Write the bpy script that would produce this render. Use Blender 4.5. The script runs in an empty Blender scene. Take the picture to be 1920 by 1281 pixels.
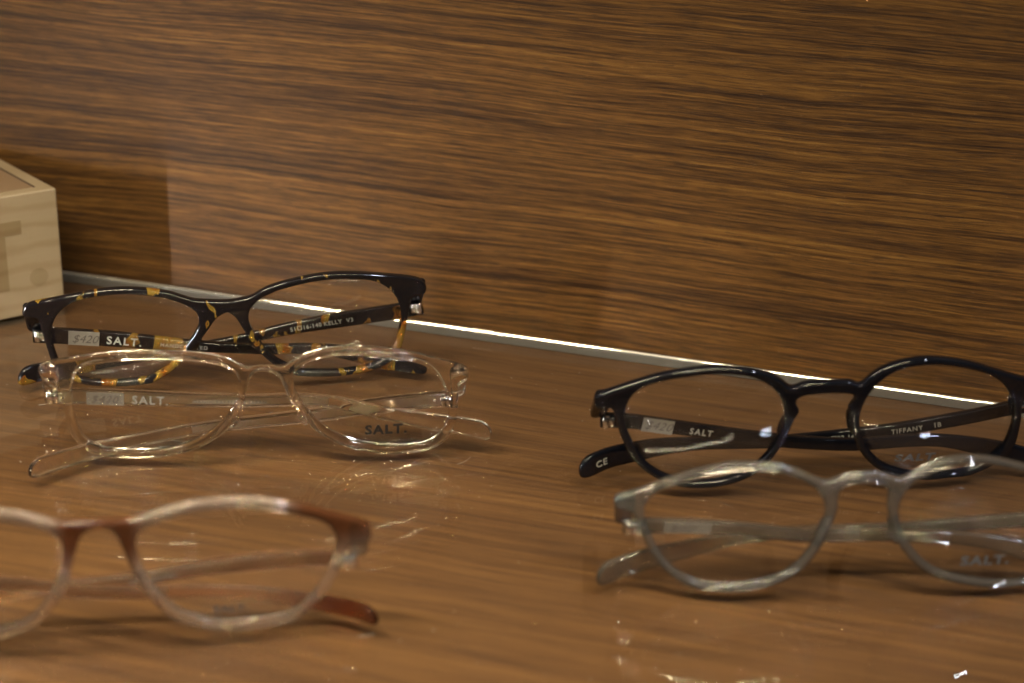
import bpy, bmesh, math, random
from mathutils import Vector, Matrix
S = 0.001   # the numbers below are millimetres
scn = bpy.context.scene
col = scn.collection
# ------------------------------------------------------------------ camera
def camera():
    f, pitch, yaw, roll, cy, cz = (3415.25696, 0.4321, -0.24972, 0.0344, -592.94975, 278.86395)
    cd = bpy.data.cameras.new('camera'); co = bpy.data.objects.new('camera', cd); col.objects.link(co)
    d = Vector((math.sin(yaw)*math.cos(pitch), math.cos(yaw)*math.cos(pitch), -math.sin(pitch)))
    r = Vector((math.cos(yaw), -math.sin(yaw), 0)); u = r.cross(d)
    c, s = math.cos(roll), math.sin(roll)
    r2 = c*r + s*u; u2 = -s*r + c*u
    m = Matrix((r2, u2, -d)).transposed().to_4x4(); m.translation = Vector((0, cy, cz))*S
    co.matrix_world = m
    cd.sensor_width = 36; cd.lens = f/1920*36; cd.clip_start = 0.01; cd.clip_end = 20
    cd.dof.use_dof = True; cd.dof.focus_distance = 0.606
    cd.dof.aperture_fstop = cd.lens/8.6
    cd.dof.aperture_blades = 0
    scn.camera = co
camera()
# ------------------------------------------------------------------ world, lamps, exposure
world = bpy.data.worlds.new('World'); scn.world = world; world.use_nodes = True
bg = world.node_tree.nodes['Background']; bg.inputs[0].default_value = (0.85, 0.75, 0.62, 1); bg.inputs[1].default_value = 0.05
def area(name, loc, target, sx, sy, power, color, shape='RECTANGLE', spread=180):
    ld = bpy.data.lights.new(name, 'AREA'); ld.shape = shape; ld.size = sx*S; ld.size_y = sy*S
    ld.energy = power; ld.color = color; ld.spread = math.radians(spread)
    o = bpy.data.objects.new(name, ld); col.objects.link(o); o.location = Vector(loc)*S
    dr = (Vector(target) - Vector(loc)).normalized()
    o.rotation_euler = dr.to_track_quat('-Z', 'Y').to_euler()
    return o
WARM = (1.0, 0.83, 0.54); COOL = (0.80, 0.86, 1.0)
# two warm LED strips under the shelf above, an added soft fill, cool ceiling spots
area('led_strip', (-300, -290, 330), (-300, -225, 0), 216, 4, 1.5, WARM, 'RECTANGLE', 125)
area('led_strip', (10, -290, 330), (10, -225, 0), 278, 4, 1.2, WARM, 'RECTANGLE', 125)
area('soft_fill_light', (-150, -420, 620), (-150, -60, 20), 500, 260, 0.42, (1.0, 0.86, 0.68))  # added fill from above, evens out the light
area('ceiling_spot', (635, -408, 900), (0, -120, 10), 62, 62, 4.2, COOL, 'DISK')
area('ceiling_spot', (-60, -900, 1000), (-60, -120, 10), 22, 22, 0.5, COOL, 'DISK')
area('added_side_light', (-600, -363, 62), (-228, 0, 22), 8, 110, 0.11, (1.0, 0.95, 0.92), 'RECTANGLE', 38)  # added lamp for light bounced off the sheet; throws the block's wall shadow

scn.view_settings.view_transform = 'Standard'; scn.view_settings.look = 'None'
scn.view_settings.exposure = 0; scn.view_settings.gamma = 1
scn.render.engine = 'CYCLES'
cy = scn.cycles
cy.use_denoising = True; cy.max_bounces = 16; cy.transmission_bounces = 12; cy.glossy_bounces = 8
cy.transparent_max_bounces = 32; cy.caustics_reflective = True; cy.caustics_refractive = True
cy.sample_clamp_indirect = 200; cy.use_adaptive_sampling = False; cy.blur_glossy = 0.0
# ------------------------------------------------------------------ baked measurements (mm)
DATA = {'P1':{'pose':[-231.7947,-73.5786,0.4393,-0.0805],'side':1,'outer':[[0.0,32.33],[0.9,32.35],[1.79,32.42],[2.68,32.54],[3.57,32.69],[4.45,32.86],[5.34,33.02],[6.22,33.16],[7.09,33.34],[7.92,33.62],[8.72,34.0],[9.5,34.45],
[10.26,34.93],[11.02,35.42],[11.79,35.88],[12.58,36.3],[13.39,36.69],[14.22,37.03],[15.07,37.33],[15.93,37.61],[16.79,37.86],[17.66,38.09],[18.53,38.31],[19.41,38.52],
[20.29,38.72],[21.17,38.91],[22.05,39.09],[22.93,39.27],[23.82,39.44],[24.7,39.6],[25.59,39.75],[26.48,39.89],[27.37,40.03],[28.26,40.15],[29.16,40.25],[30.05,40.34],
[30.95,40.41],[31.85,40.47],[32.75,40.51],[33.65,40.54],[34.55,40.55],[35.45,40.55],[36.35,40.54],[37.25,40.51],[38.15,40.47],[39.05,40.42],[39.95,40.35],[40.84,40.27],
[41.74,40.17],[42.63,40.06],[43.52,39.94],[44.42,39.81],[45.31,39.67],[46.19,39.53],[47.08,39.38],[47.97,39.23],[48.86,39.09],[49.75,38.93],[50.64,38.78],[51.52,38.62],
[52.41,38.46],[53.29,38.29],[54.18,38.12],[55.06,37.94],[55.94,37.76],[56.82,37.57],[57.7,37.38],[58.58,37.18],[59.46,36.98],[60.33,36.77],[61.21,36.55],[62.08,36.32],
[62.94,36.07],[63.8,35.79],[64.64,35.47],[65.45,35.1],[66.2,34.63],[66.87,34.07],[67.43,33.4],[67.83,32.63],[68.09,31.8],[68.17,30.94],[68.06,30.12],[67.7,29.44],
[67.1,29.01],[66.34,28.87],[65.51,28.94],[64.67,29.04],[63.91,28.98],[63.31,28.61],[62.92,27.96],[62.7,27.15],[62.56,26.27],[62.45,25.38],[62.35,24.48],[62.26,23.59],
[62.16,22.69],[62.05,21.8],[61.92,20.91],[61.77,20.02],[61.62,19.13],[61.46,18.25],[61.3,17.36],[61.14,16.47],[60.97,15.59],[60.81,14.7],[60.66,13.82],[60.5,12.93],
[60.34,12.04],[60.16,11.16],[59.95,10.29],[59.7,9.43],[59.38,8.59],[59.0,7.78],[58.54,7.02],[58.01,6.29],[57.45,5.59],[56.85,4.92],[56.21,4.29],[55.53,3.71],
[54.81,3.17],[54.05,2.69],[53.26,2.27],[52.44,1.9],[51.6,1.58],[50.75,1.29],[49.89,1.03],[49.02,0.8],[48.15,0.6],[47.26,0.46],[46.37,0.34],[45.47,0.26],
[44.57,0.19],[43.67,0.13],[42.78,0.09],[41.88,0.05],[40.98,0.02],[40.07,0.01],[39.17,-0.0],[38.27,0.0],[37.37,0.02],[36.47,0.05],[35.57,0.09],[34.67,0.14],
[33.78,0.21],[32.88,0.28],[31.98,0.36],[31.09,0.45],[30.19,0.54],[29.3,0.64],[28.4,0.75],[27.51,0.86],[26.61,0.98],[25.72,1.11],[24.83,1.25],[23.95,1.42],
[23.09,1.65],[22.28,1.98],[21.5,2.4],[20.75,2.88],[19.99,3.36],[19.23,3.84],[18.47,4.32],[17.72,4.82],[16.97,5.33],[16.24,5.85],[15.53,6.4],[14.83,6.97],
[14.15,7.56],[13.5,8.18],[12.87,8.82],[12.27,9.49],[11.7,10.18],[11.14,10.89],[10.6,11.61],[10.08,12.35],[9.57,13.09],[9.08,13.84],[8.6,14.61],[8.14,15.38],
[7.69,16.16],[7.26,16.95],[6.83,17.74],[6.4,18.53],[5.98,19.33],[5.57,20.13],[5.16,20.93],[4.76,21.74],[4.37,22.55],[3.98,23.36],[3.59,24.17],[3.18,24.97],
[2.73,25.74],[2.19,26.43],[1.56,27.02],[0.92,27.5],[0.39,27.84],[0.0,27.97]],'open':[[59.18,20.39],[59.23,22.1],[59.08,23.81],[58.74,25.49],[58.24,27.12],[57.58,28.7],[56.75,30.18],[55.77,31.57],[54.63,32.82],[53.37,33.93],[52.01,34.9],[50.56,35.7],
[49.02,36.31],[47.45,36.75],[45.92,37.09],[44.42,37.33],[42.99,37.5],[41.64,37.69],[40.34,37.86],[39.07,37.96],[37.83,38.04],[36.62,38.08],[35.44,38.1],[34.27,38.1],
[33.11,38.07],[31.96,38.02],[30.8,37.94],[29.65,37.84],[28.48,37.7],[27.3,37.54],[26.1,37.35],[24.87,37.14],[23.6,36.9],[22.29,36.63],[20.93,36.31],[19.46,35.99],
[17.9,35.63],[16.33,35.13],[14.87,34.41],[13.16,33.73],[11.54,32.85],[10.11,31.73],[8.86,30.43],[7.72,29.0],[7.16,27.33],[6.97,25.58],[7.11,23.81],[7.63,22.06],
[8.26,20.39],[9.03,18.81],[9.9,17.33],[10.76,15.94],[11.52,14.61],[12.37,13.35],[13.26,12.17],[14.18,11.06],[15.15,10.02],[16.17,9.07],[17.22,8.19],[18.31,7.4],
[19.45,6.71],[20.49,5.98],[21.53,5.28],[22.63,4.68],[23.79,4.22],[24.93,3.78],[26.13,3.52],[27.35,3.38],[28.53,3.26],[29.67,3.07],[30.81,2.94],[31.95,2.84],
[33.1,2.74],[34.26,2.65],[35.44,2.58],[36.66,2.51],[37.91,2.47],[39.2,2.45],[40.53,2.48],[41.93,2.53],[43.41,2.57],[44.96,2.67],[46.54,2.91],[48.22,3.17],
[49.91,3.59],[51.53,4.23],[53.04,5.09],[54.45,6.12],[55.61,7.39],[56.54,8.82],[57.24,10.39],[57.72,12.03],[58.11,13.69],[58.44,15.35],[58.73,17.01],[58.98,18.69]],'outer2':[[0.0,32.33],[1.28,32.35],[2.54,32.4],[3.78,32.49],[5.0,32.61],[6.21,32.74],[7.4,32.84],[8.57,32.92],[9.72,33.03],[10.81,33.22],[11.85,33.52],[12.83,33.88],
[13.79,34.26],[14.74,34.64],[15.7,34.98],[16.48,35.32],[17.21,35.64],[17.96,35.91],[18.72,36.15],[19.49,36.35],[20.27,36.53],[21.05,36.69],[21.83,36.84],[22.62,36.97],
[23.41,37.1],[24.2,37.22],[24.99,37.33],[25.79,37.44],[26.58,37.54],[27.38,37.63],[28.18,37.71],[28.98,37.78],[29.78,37.85],[30.58,37.9],[31.38,37.93],[32.19,37.96],
[33.0,37.96],[33.8,37.96],[34.61,37.94],[35.42,37.9],[36.23,37.86],[37.04,37.8],[37.85,37.73],[38.66,37.65],[39.47,37.55],[40.27,37.45],[41.08,37.33],[41.89,37.2],
[42.69,37.05],[43.49,36.9],[44.29,36.74],[45.09,36.56],[45.89,36.39],[46.69,36.21],[47.49,36.03],[48.28,35.85],[49.08,35.67],[49.88,35.48],[50.67,35.3],[51.47,35.11],
[52.26,34.92],[53.06,34.73],[53.85,34.53],[54.64,34.33],[55.43,34.13],[56.22,33.93],[57.01,33.72],[57.86,33.53],[58.74,33.35],[59.61,33.16],[60.48,32.97],[61.35,32.76],
[62.22,32.54],[63.07,32.3],[63.91,32.02],[64.71,31.68],[65.47,31.27],[66.14,30.77],[66.69,30.18],[67.09,29.49],[67.34,28.75],[67.43,27.99],[67.31,27.27],[66.95,26.66],
[66.35,26.28],[65.59,26.16],[64.76,26.22],[63.92,26.31],[63.16,26.25],[62.56,25.93],[62.17,25.35],[61.95,24.63],[61.8,23.85],[61.69,23.06],[61.6,22.27],[61.51,21.47],
[61.41,20.68],[61.3,19.89],[61.17,19.1],[61.03,18.31],[60.88,17.52],[60.73,16.73],[60.57,15.95],[60.41,15.16],[60.25,14.38],[60.09,13.59],[59.94,12.8],[59.79,12.02],
[59.64,11.23],[59.46,10.45],[59.26,9.67],[59.02,8.91],[58.71,8.17],[58.33,7.45],[57.88,6.77],[57.37,6.13],[56.86,5.5],[56.33,4.89],[55.76,4.32],[55.16,3.78],
[54.52,3.29],[53.84,2.84],[53.13,2.45],[52.4,2.1],[51.65,1.79],[50.89,1.51],[50.11,1.25],[49.33,1.02],[48.55,0.83],[47.75,0.68],[46.95,0.55],[46.14,0.46],
[45.33,0.38],[44.52,0.31],[43.71,0.25],[42.9,0.2],[42.09,0.15],[41.28,0.12],[40.47,0.1],[39.66,0.09],[38.85,0.09],[38.04,0.1],[37.23,0.13],[36.42,0.16],
[35.61,0.21],[34.8,0.27],[33.99,0.34],[33.18,0.41],[32.37,0.49],[31.57,0.58],[30.76,0.67],[29.96,0.77],[29.15,0.87],[28.35,0.99],[27.55,1.12],[26.75,1.28],
[25.98,1.5],[25.24,1.81],[24.54,2.22],[23.86,2.68],[23.18,3.15],[22.49,3.61],[21.8,4.08],[21.12,4.56],[20.45,5.06],[19.79,5.57],[19.15,6.11],[18.52,6.67],
[17.91,7.26],[17.32,7.87],[16.76,8.51],[16.22,9.18],[15.6,9.87],[14.91,10.59],[14.23,11.32],[13.58,12.07],[12.93,12.83],[12.3,13.6],[11.69,14.37],[11.1,15.16],
[10.51,15.96],[9.94,16.76],[9.38,17.57],[8.82,18.37],[8.26,19.19],[7.71,20.0],[7.17,20.82],[6.63,21.64],[6.09,22.46],[5.56,23.29],[5.03,24.11],[4.47,24.92],
[3.84,25.7],[3.09,26.41],[2.21,27.01],[1.31,27.5],[0.55,27.84],[0.0,27.97]],'open2':[[58.44,18.63],[58.48,20.15],[58.33,21.67],[57.98,23.16],[57.49,24.61],[56.87,26.01],[56.13,27.36],[55.25,28.62],[54.24,29.78],[53.11,30.82],[51.89,31.74],[50.59,32.53],
[49.21,33.15],[47.8,33.62],[46.42,34.0],[45.09,34.3],[43.8,34.54],[42.58,34.78],[41.42,35.0],[40.28,35.18],[39.17,35.31],[38.08,35.43],[37.02,35.52],[35.97,35.59],
[34.93,35.63],[33.89,35.66],[32.85,35.65],[31.82,35.63],[30.77,35.58],[29.71,35.5],[28.63,35.4],[27.53,35.28],[26.38,35.13],[25.2,34.96],[23.98,34.74],[22.66,34.54],
[21.26,34.29],[19.85,33.92],[18.54,33.32],[17.0,32.78],[15.39,32.06],[13.6,31.13],[12.02,29.98],[10.54,28.67],[9.82,27.06],[9.57,25.34],[9.76,23.57],[10.42,21.8],
[11.25,20.11],[12.24,18.5],[13.35,16.99],[14.43,15.57],[15.37,14.21],[16.3,12.94],[17.1,11.76],[17.93,10.66],[18.8,9.63],[19.72,8.69],[20.66,7.82],[21.65,7.05],
[22.67,6.37],[23.62,5.66],[24.56,4.98],[25.54,4.4],[26.59,3.96],[27.62,3.53],[28.7,3.29],[29.8,3.16],[30.86,3.04],[31.89,2.87],[32.92,2.75],[33.94,2.66],
[34.98,2.58],[36.02,2.5],[37.09,2.44],[38.18,2.4],[39.31,2.37],[40.47,2.37],[41.67,2.41],[42.93,2.47],[44.26,2.53],[45.66,2.65],[47.07,2.89],[48.58,3.16],
[50.1,3.57],[51.55,4.17],[52.9,4.97],[54.16,5.92],[55.19,7.07],[56.01,8.36],[56.62,9.75],[57.05,11.22],[57.39,12.69],[57.72,14.16],[58.0,15.64],[58.24,17.13]],'tm':{'L':[[-65.02,10.0,17.82],[-63.03,9.91,17.66],[-61.04,9.82,17.5],[-59.05,9.73,17.34],[-57.06,9.63,17.18],[-55.07,9.54,17.03],[-53.09,9.44,16.87],[-51.1,9.35,16.71],[-49.11,9.27,16.54],[-47.12,9.19,16.36],[-45.14,9.12,16.17],[-43.15,9.06,15.96],
[-41.17,9.01,15.73],[-39.19,8.98,15.49],[-37.21,8.95,15.23],[-35.23,8.94,14.95],[-33.25,8.93,14.66],[-31.28,8.93,14.36],[-29.3,8.93,14.06],[-27.33,8.94,13.75],[-25.36,8.95,13.43],[-23.39,8.96,13.12],[-21.41,8.97,12.82],[-19.44,8.98,12.52],
[-17.46,8.99,12.23],[-15.49,9.0,11.95],[-13.51,9.0,11.68],[-11.53,9.0,11.42],[-9.55,9.0,11.17],[-7.56,9.0,10.93],[-5.58,9.0,10.69],[-3.6,9.0,10.46],[-1.61,9.0,10.23],[0.37,9.0,10.01],[2.36,9.0,9.81],[4.35,9.0,9.61],
[6.33,9.0,9.42],[8.32,9.0,9.25],[10.31,9.0,9.09],[12.31,9.0,8.97],[14.3,9.0,8.86],[16.3,9.0,8.78],[18.29,9.0,8.72],[20.29,9.0,8.66],[22.29,9.0,8.6],[24.28,9.0,8.53],[26.28,9.0,8.44],[28.27,9.0,8.31],
[30.26,9.0,8.14],[32.24,9.01,7.9],[34.21,9.04,7.59],[36.17,9.09,7.2],[38.11,9.14,6.75],[40.05,9.19,6.25],[41.98,9.21,5.72],[43.91,9.16,5.22],[45.84,9.02,4.76],[47.78,8.75,4.36],[49.71,8.37,4.0],[51.61,7.86,3.69],
[53.5,7.25,3.43],[55.37,6.58,3.21],[57.23,5.88,3.05],[59.08,5.14,2.95],[60.92,4.36,2.91],[62.74,3.53,2.91],[64.55,2.69,2.94],[66.35,1.84,2.97],[68.17,1.0,3.0]],'R':[[67.61,10.0,22.21],[65.72,10.44,21.68],[63.84,10.89,21.14],[61.94,11.3,20.63],[60.02,11.67,20.16],[58.08,11.98,19.75],[56.12,12.25,19.37],[54.15,12.49,19.03],[52.18,12.71,18.7],[50.21,12.92,18.38],[48.24,13.12,18.06],[46.26,13.32,17.75],
[44.29,13.52,17.43],[42.31,13.72,17.1],[40.34,13.92,16.77],[38.37,14.14,16.42],[36.41,14.36,16.07],[34.44,14.59,15.72],[32.48,14.82,15.36],[30.51,15.05,15.0],[28.55,15.27,14.63],[26.59,15.48,14.25],[24.62,15.68,13.86],[22.66,15.86,13.47],
[20.7,16.02,13.06],[18.74,16.15,12.64],[16.78,16.27,12.2],[14.82,16.37,11.76],[12.86,16.46,11.31],[10.91,16.55,10.85],[8.95,16.63,10.4],[7.0,16.71,9.95],[5.04,16.79,9.5],[3.07,16.88,9.07],[1.11,16.98,8.66],[-0.86,17.1,8.28],
[-2.83,17.24,7.91],[-4.81,17.39,7.57],[-6.79,17.55,7.26],[-8.77,17.7,6.95],[-10.75,17.83,6.66],[-12.74,17.93,6.37],[-14.72,18.01,6.07],[-16.71,18.08,5.77],[-18.7,18.14,5.46],[-20.68,18.2,5.15],[-22.67,18.24,4.85],[-24.66,18.25,4.56],
[-26.65,18.24,4.29],[-28.64,18.2,4.03],[-30.64,18.11,3.81],[-32.63,17.97,3.62],[-34.63,17.78,3.46],[-36.62,17.55,3.34],[-38.61,17.27,3.25],[-40.59,16.95,3.18],[-42.57,16.61,3.13],[-44.55,16.24,3.09],[-46.52,15.84,3.06],[-48.49,15.43,3.03],
[-50.45,14.99,3.01],[-52.41,14.54,2.98],[-54.36,14.05,2.96],[-56.3,13.54,2.96],[-58.23,12.99,2.96],[-60.16,12.4,2.97],[-62.06,11.77,2.99],[-63.95,11.08,2.99],[-65.78,10.26,3.0],[-67.53,9.26,3.0],[-69.18,8.12,3.0],[-70.79,6.91,3.0]]}},'P2':{'pose':[-200.5334,-120.0393,0.3656,0.0272],'side':1,'outer':[[0.0,32.21],[0.9,32.2],[1.8,32.17],[2.7,32.14],[3.6,32.11],[4.49,32.09],[5.39,32.09],[6.27,32.14],[7.12,32.31],[7.93,32.64],[8.68,33.1],[9.41,33.61],
[10.14,34.13],[10.89,34.62],[11.67,35.07],[12.47,35.46],[13.3,35.81],[14.14,36.13],[14.99,36.42],[15.85,36.69],[16.71,36.94],[17.58,37.16],[18.46,37.35],[19.35,37.51],
[20.23,37.65],[21.13,37.76],[22.02,37.86],[22.92,37.93],[23.81,37.99],[24.71,38.03],[25.61,38.06],[26.51,38.06],[27.41,38.04],[28.31,38.01],[29.2,37.96],[30.1,37.89],
[31.0,37.81],[31.89,37.73],[32.79,37.64],[33.68,37.54],[34.58,37.44],[35.47,37.34],[36.36,37.24],[37.26,37.13],[38.15,37.02],[39.04,36.9],[39.93,36.76],[40.81,36.61],
[41.7,36.43],[42.57,36.23],[43.44,36.01],[44.31,35.76],[45.17,35.51],[46.03,35.25],[46.89,34.99],[47.75,34.71],[48.61,34.44],[49.46,34.16],[50.32,33.88],[51.17,33.61],
[52.03,33.33],[52.88,33.06],[53.74,32.78],[54.6,32.51],[55.45,32.23],[56.31,31.95],[57.16,31.67],[58.01,31.38],[58.86,31.09],[59.71,30.79],[60.56,30.49],[61.4,30.17],
[62.23,29.83],[63.04,29.45],[63.78,28.98],[64.41,28.4],[64.86,27.69],[65.12,26.88],[65.2,26.01],[65.12,25.16],[64.86,24.38],[64.39,23.76],[63.74,23.37],[63.06,23.1],
[62.53,22.72],[62.23,22.11],[62.13,21.31],[62.1,20.43],[62.1,19.53],[62.09,18.63],[62.07,17.73],[62.05,16.83],[62.03,15.94],[61.99,15.04],[61.95,14.14],[61.9,13.24],
[61.83,12.34],[61.74,11.45],[61.6,10.57],[61.41,9.69],[61.16,8.83],[60.86,7.98],[60.5,7.16],[60.1,6.36],[59.65,5.59],[59.15,4.85],[58.6,4.14],[58.0,3.47],
[57.35,2.85],[56.66,2.29],[55.92,1.79],[55.13,1.37],[54.31,1.02],[53.46,0.73],[52.6,0.48],[51.73,0.28],[50.84,0.11],[49.95,-0.02],[49.06,-0.12],[48.17,-0.19],
[47.27,-0.23],[46.37,-0.25],[45.47,-0.25],[44.57,-0.24],[43.67,-0.21],[42.77,-0.17],[41.88,-0.13],[40.98,-0.07],[40.08,-0.01],[39.19,0.08],[38.29,0.18],[37.4,0.29],
[36.51,0.44],[35.63,0.6],[34.75,0.79],[33.88,1.0],[33.01,1.22],[32.14,1.46],[31.28,1.72],[30.42,1.98],[29.56,2.25],[28.7,2.53],[27.85,2.82],[27.01,3.12],
[26.17,3.44],[25.34,3.78],[24.52,4.15],[23.71,4.55],[22.92,4.97],[22.14,5.42],[21.38,5.9],[20.62,6.39],[19.88,6.9],[19.16,7.43],[18.44,7.98],[17.75,8.54],
[17.07,9.13],[16.4,9.74],[15.76,10.36],[15.13,11.01],[14.52,11.67],[13.93,12.34],[13.35,13.03],[12.78,13.73],[12.23,14.44],[11.7,15.16],[11.18,15.9],[10.69,16.65],
[10.21,17.41],[9.76,18.19],[9.34,18.98],[8.93,19.78],[8.56,20.6],[8.22,21.43],[7.9,22.27],[7.59,23.12],[7.28,23.96],[6.95,24.8],[6.6,25.62],[6.24,26.45],
[5.84,27.25],[5.39,28.01],[4.85,28.71],[4.2,29.29],[3.46,29.73],[2.63,30.03],[1.77,30.23],[0.89,30.36],[0.0,30.41]],'open':[[58.33,19.46],[57.85,21.01],[57.25,22.5],[56.55,23.92],[55.77,25.26],[54.91,26.51],[53.98,27.68],[52.99,28.76],[51.88,29.7],[50.59,30.45],[49.29,31.08],[47.99,31.59],
[46.69,31.98],[45.45,32.32],[44.35,32.72],[43.26,33.05],[42.19,33.33],[41.14,33.57],[40.12,33.78],[39.11,33.95],[38.11,34.1],[37.13,34.22],[36.16,34.35],[35.18,34.46],
[34.2,34.57],[33.2,34.67],[32.18,34.78],[31.13,34.89],[30.05,34.98],[28.91,35.07],[27.72,35.13],[26.47,35.15],[25.17,35.12],[23.78,35.07],[22.31,34.97],[20.78,34.78],
[19.22,34.45],[17.51,34.1],[15.74,33.62],[14.04,32.91],[12.52,31.96],[11.18,30.79],[10.29,29.34],[9.91,27.69],[10.03,25.92],[10.34,24.2],[10.9,22.52],[11.66,20.94],
[12.46,19.46],[13.21,18.09],[14.08,16.82],[14.99,15.65],[15.89,14.57],[16.78,13.57],[17.67,12.64],[18.55,11.77],[19.43,10.97],[20.32,10.22],[21.21,9.53],[22.1,8.89],
[23.0,8.3],[23.9,7.75],[24.8,7.25],[25.72,6.79],[26.63,6.38],[27.55,6.01],[28.47,5.68],[29.39,5.36],[30.32,5.05],[31.25,4.76],[32.19,4.47],[33.16,4.19],
[34.16,3.92],[35.19,3.67],[36.27,3.44],[37.39,3.24],[38.56,3.07],[39.78,2.93],[41.07,2.84],[42.43,2.76],[43.88,2.68],[45.42,2.65],[47.05,2.7],[48.81,2.78],
[50.62,3.02],[52.37,3.5],[54.0,4.23],[55.46,5.22],[56.63,6.48],[57.53,7.93],[58.19,9.5],[58.65,11.14],[58.92,12.82],[59.01,14.51],[58.93,16.2],[58.7,17.85]],'outer2':[[0.0,32.21],[0.54,32.19],[1.11,32.16],[1.7,32.1],[2.32,32.04],[2.96,31.98],[3.63,31.93],[4.32,31.93],[5.01,32.05],[5.7,32.32],[6.38,32.73],[7.08,33.19],
[7.82,33.66],[8.61,34.1],[9.46,34.49],[10.45,34.85],[11.53,35.18],[12.64,35.47],[13.76,35.75],[14.89,36.0],[16.03,36.24],[17.17,36.45],[18.33,36.63],[19.49,36.79],
[20.65,36.92],[21.82,37.03],[22.98,37.13],[24.14,37.21],[25.3,37.28],[26.46,37.33],[27.61,37.37],[28.76,37.39],[29.89,37.39],[31.02,37.38],[32.14,37.35],[33.26,37.31],
[34.36,37.26],[35.46,37.21],[36.55,37.16],[37.63,37.1],[38.72,37.04],[39.8,36.99],[40.87,36.93],[41.94,36.88],[43.01,36.82],[44.06,36.75],[45.1,36.67],[46.12,36.57],
[47.13,36.46],[48.1,36.32],[49.06,36.17],[49.99,36.0],[50.92,35.82],[51.82,35.63],[52.72,35.44],[53.61,35.25],[54.49,35.06],[55.37,34.87],[56.24,34.68],[57.11,34.49],
[57.98,34.31],[58.84,34.13],[59.7,33.95],[60.55,33.77],[61.41,33.6],[62.25,33.42],[63.09,33.25],[63.92,33.07],[64.59,32.78],[65.25,32.48],[65.92,32.18],[66.57,31.87],
[67.2,31.53],[67.78,31.15],[68.26,30.69],[68.57,30.11],[68.65,29.4],[68.5,28.6],[68.17,27.74],[67.7,26.89],[67.11,26.11],[66.39,25.5],[65.59,25.11],[64.81,24.84],
[64.14,24.47],[63.63,23.86],[63.26,23.06],[62.97,22.19],[62.72,21.3],[62.49,20.41],[62.28,19.51],[62.09,18.62],[61.92,17.73],[61.77,16.83],[61.63,15.94],[61.51,15.05],
[61.4,14.16],[61.29,13.27],[61.16,12.39],[61.0,11.52],[60.8,10.67],[60.58,9.83],[60.32,9.01],[60.02,8.22],[59.7,7.45],[59.34,6.71],[58.94,6.01],[58.5,5.35],
[57.94,4.65],[57.33,4.0],[56.66,3.41],[55.91,2.89],[55.11,2.45],[54.26,2.06],[53.38,1.72],[52.47,1.42],[51.54,1.15],[50.59,0.93],[49.63,0.73],[48.66,0.58],
[47.67,0.45],[46.67,0.34],[45.67,0.26],[44.67,0.2],[43.66,0.15],[42.65,0.11],[41.63,0.09],[40.62,0.08],[39.61,0.08],[38.59,0.1],[37.58,0.14],[36.56,0.2],
[35.54,0.29],[34.53,0.4],[33.52,0.54],[32.51,0.7],[31.5,0.89],[30.5,1.09],[29.51,1.31],[28.52,1.53],[27.54,1.77],[26.56,2.02],[25.59,2.29],[24.62,2.57],
[23.66,2.87],[22.72,3.19],[21.79,3.54],[20.87,3.92],[19.97,4.34],[19.09,4.78],[18.23,5.24],[17.39,5.73],[16.56,6.24],[15.75,6.77],[14.96,7.32],[14.19,7.89],
[13.44,8.48],[12.72,9.09],[12.02,9.72],[11.34,10.38],[10.68,11.05],[10.05,11.73],[9.43,12.43],[8.83,13.14],[8.24,13.86],[7.78,14.61],[7.42,15.37],[7.07,16.15],
[6.75,16.95],[6.44,17.76],[6.15,18.57],[5.88,19.4],[5.63,20.24],[5.41,21.1],[5.2,21.96],[5.0,22.83],[4.8,23.69],[4.58,24.54],[4.35,25.4],[4.11,26.24],
[3.84,27.07],[3.53,27.86],[3.15,28.58],[2.71,29.19],[2.19,29.66],[1.64,29.99],[1.08,30.22],[0.53,30.36],[0.0,30.41]],'open2':[[58.94,21.23],[58.87,22.75],[58.7,24.15],[58.44,25.47],[58.1,26.71],[57.68,27.85],[57.15,28.9],[56.54,29.86],[55.72,30.68],[54.6,31.29],[53.41,31.79],[52.13,32.17],
[50.78,32.44],[49.48,32.67],[48.36,32.97],[47.22,33.21],[46.07,33.41],[44.92,33.57],[43.78,33.72],[42.64,33.82],[41.49,33.9],[40.35,33.97],[39.22,34.04],[38.08,34.1],
[36.92,34.16],[35.75,34.22],[34.54,34.29],[33.3,34.35],[31.99,34.41],[30.63,34.46],[29.18,34.49],[27.65,34.49],[26.04,34.43],[24.32,34.37],[22.48,34.25],[20.54,34.06],
[18.55,33.73],[16.37,33.4],[14.13,32.93],[11.95,32.27],[9.97,31.35],[8.43,30.24],[7.49,28.86],[7.04,27.23],[7.01,25.46],[7.16,23.72],[7.49,22.01],[7.99,20.38],
[8.68,18.88],[9.43,17.49],[10.32,16.2],[11.26,15.01],[12.2,13.92],[13.14,12.91],[14.08,11.97],[15.02,11.11],[15.97,10.3],[16.93,9.55],[17.9,8.87],[18.89,8.24],
[19.88,7.66],[20.87,7.12],[21.87,6.63],[22.88,6.2],[23.91,5.81],[24.93,5.46],[25.96,5.15],[26.99,4.87],[28.02,4.59],[29.07,4.33],[30.13,4.09],[31.22,3.85],
[32.34,3.63],[33.51,3.43],[34.72,3.26],[35.98,3.13],[37.29,3.03],[38.66,2.98],[40.08,2.98],[41.59,3.0],[43.2,3.05],[44.9,3.15],[46.68,3.34],[48.59,3.59],
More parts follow.
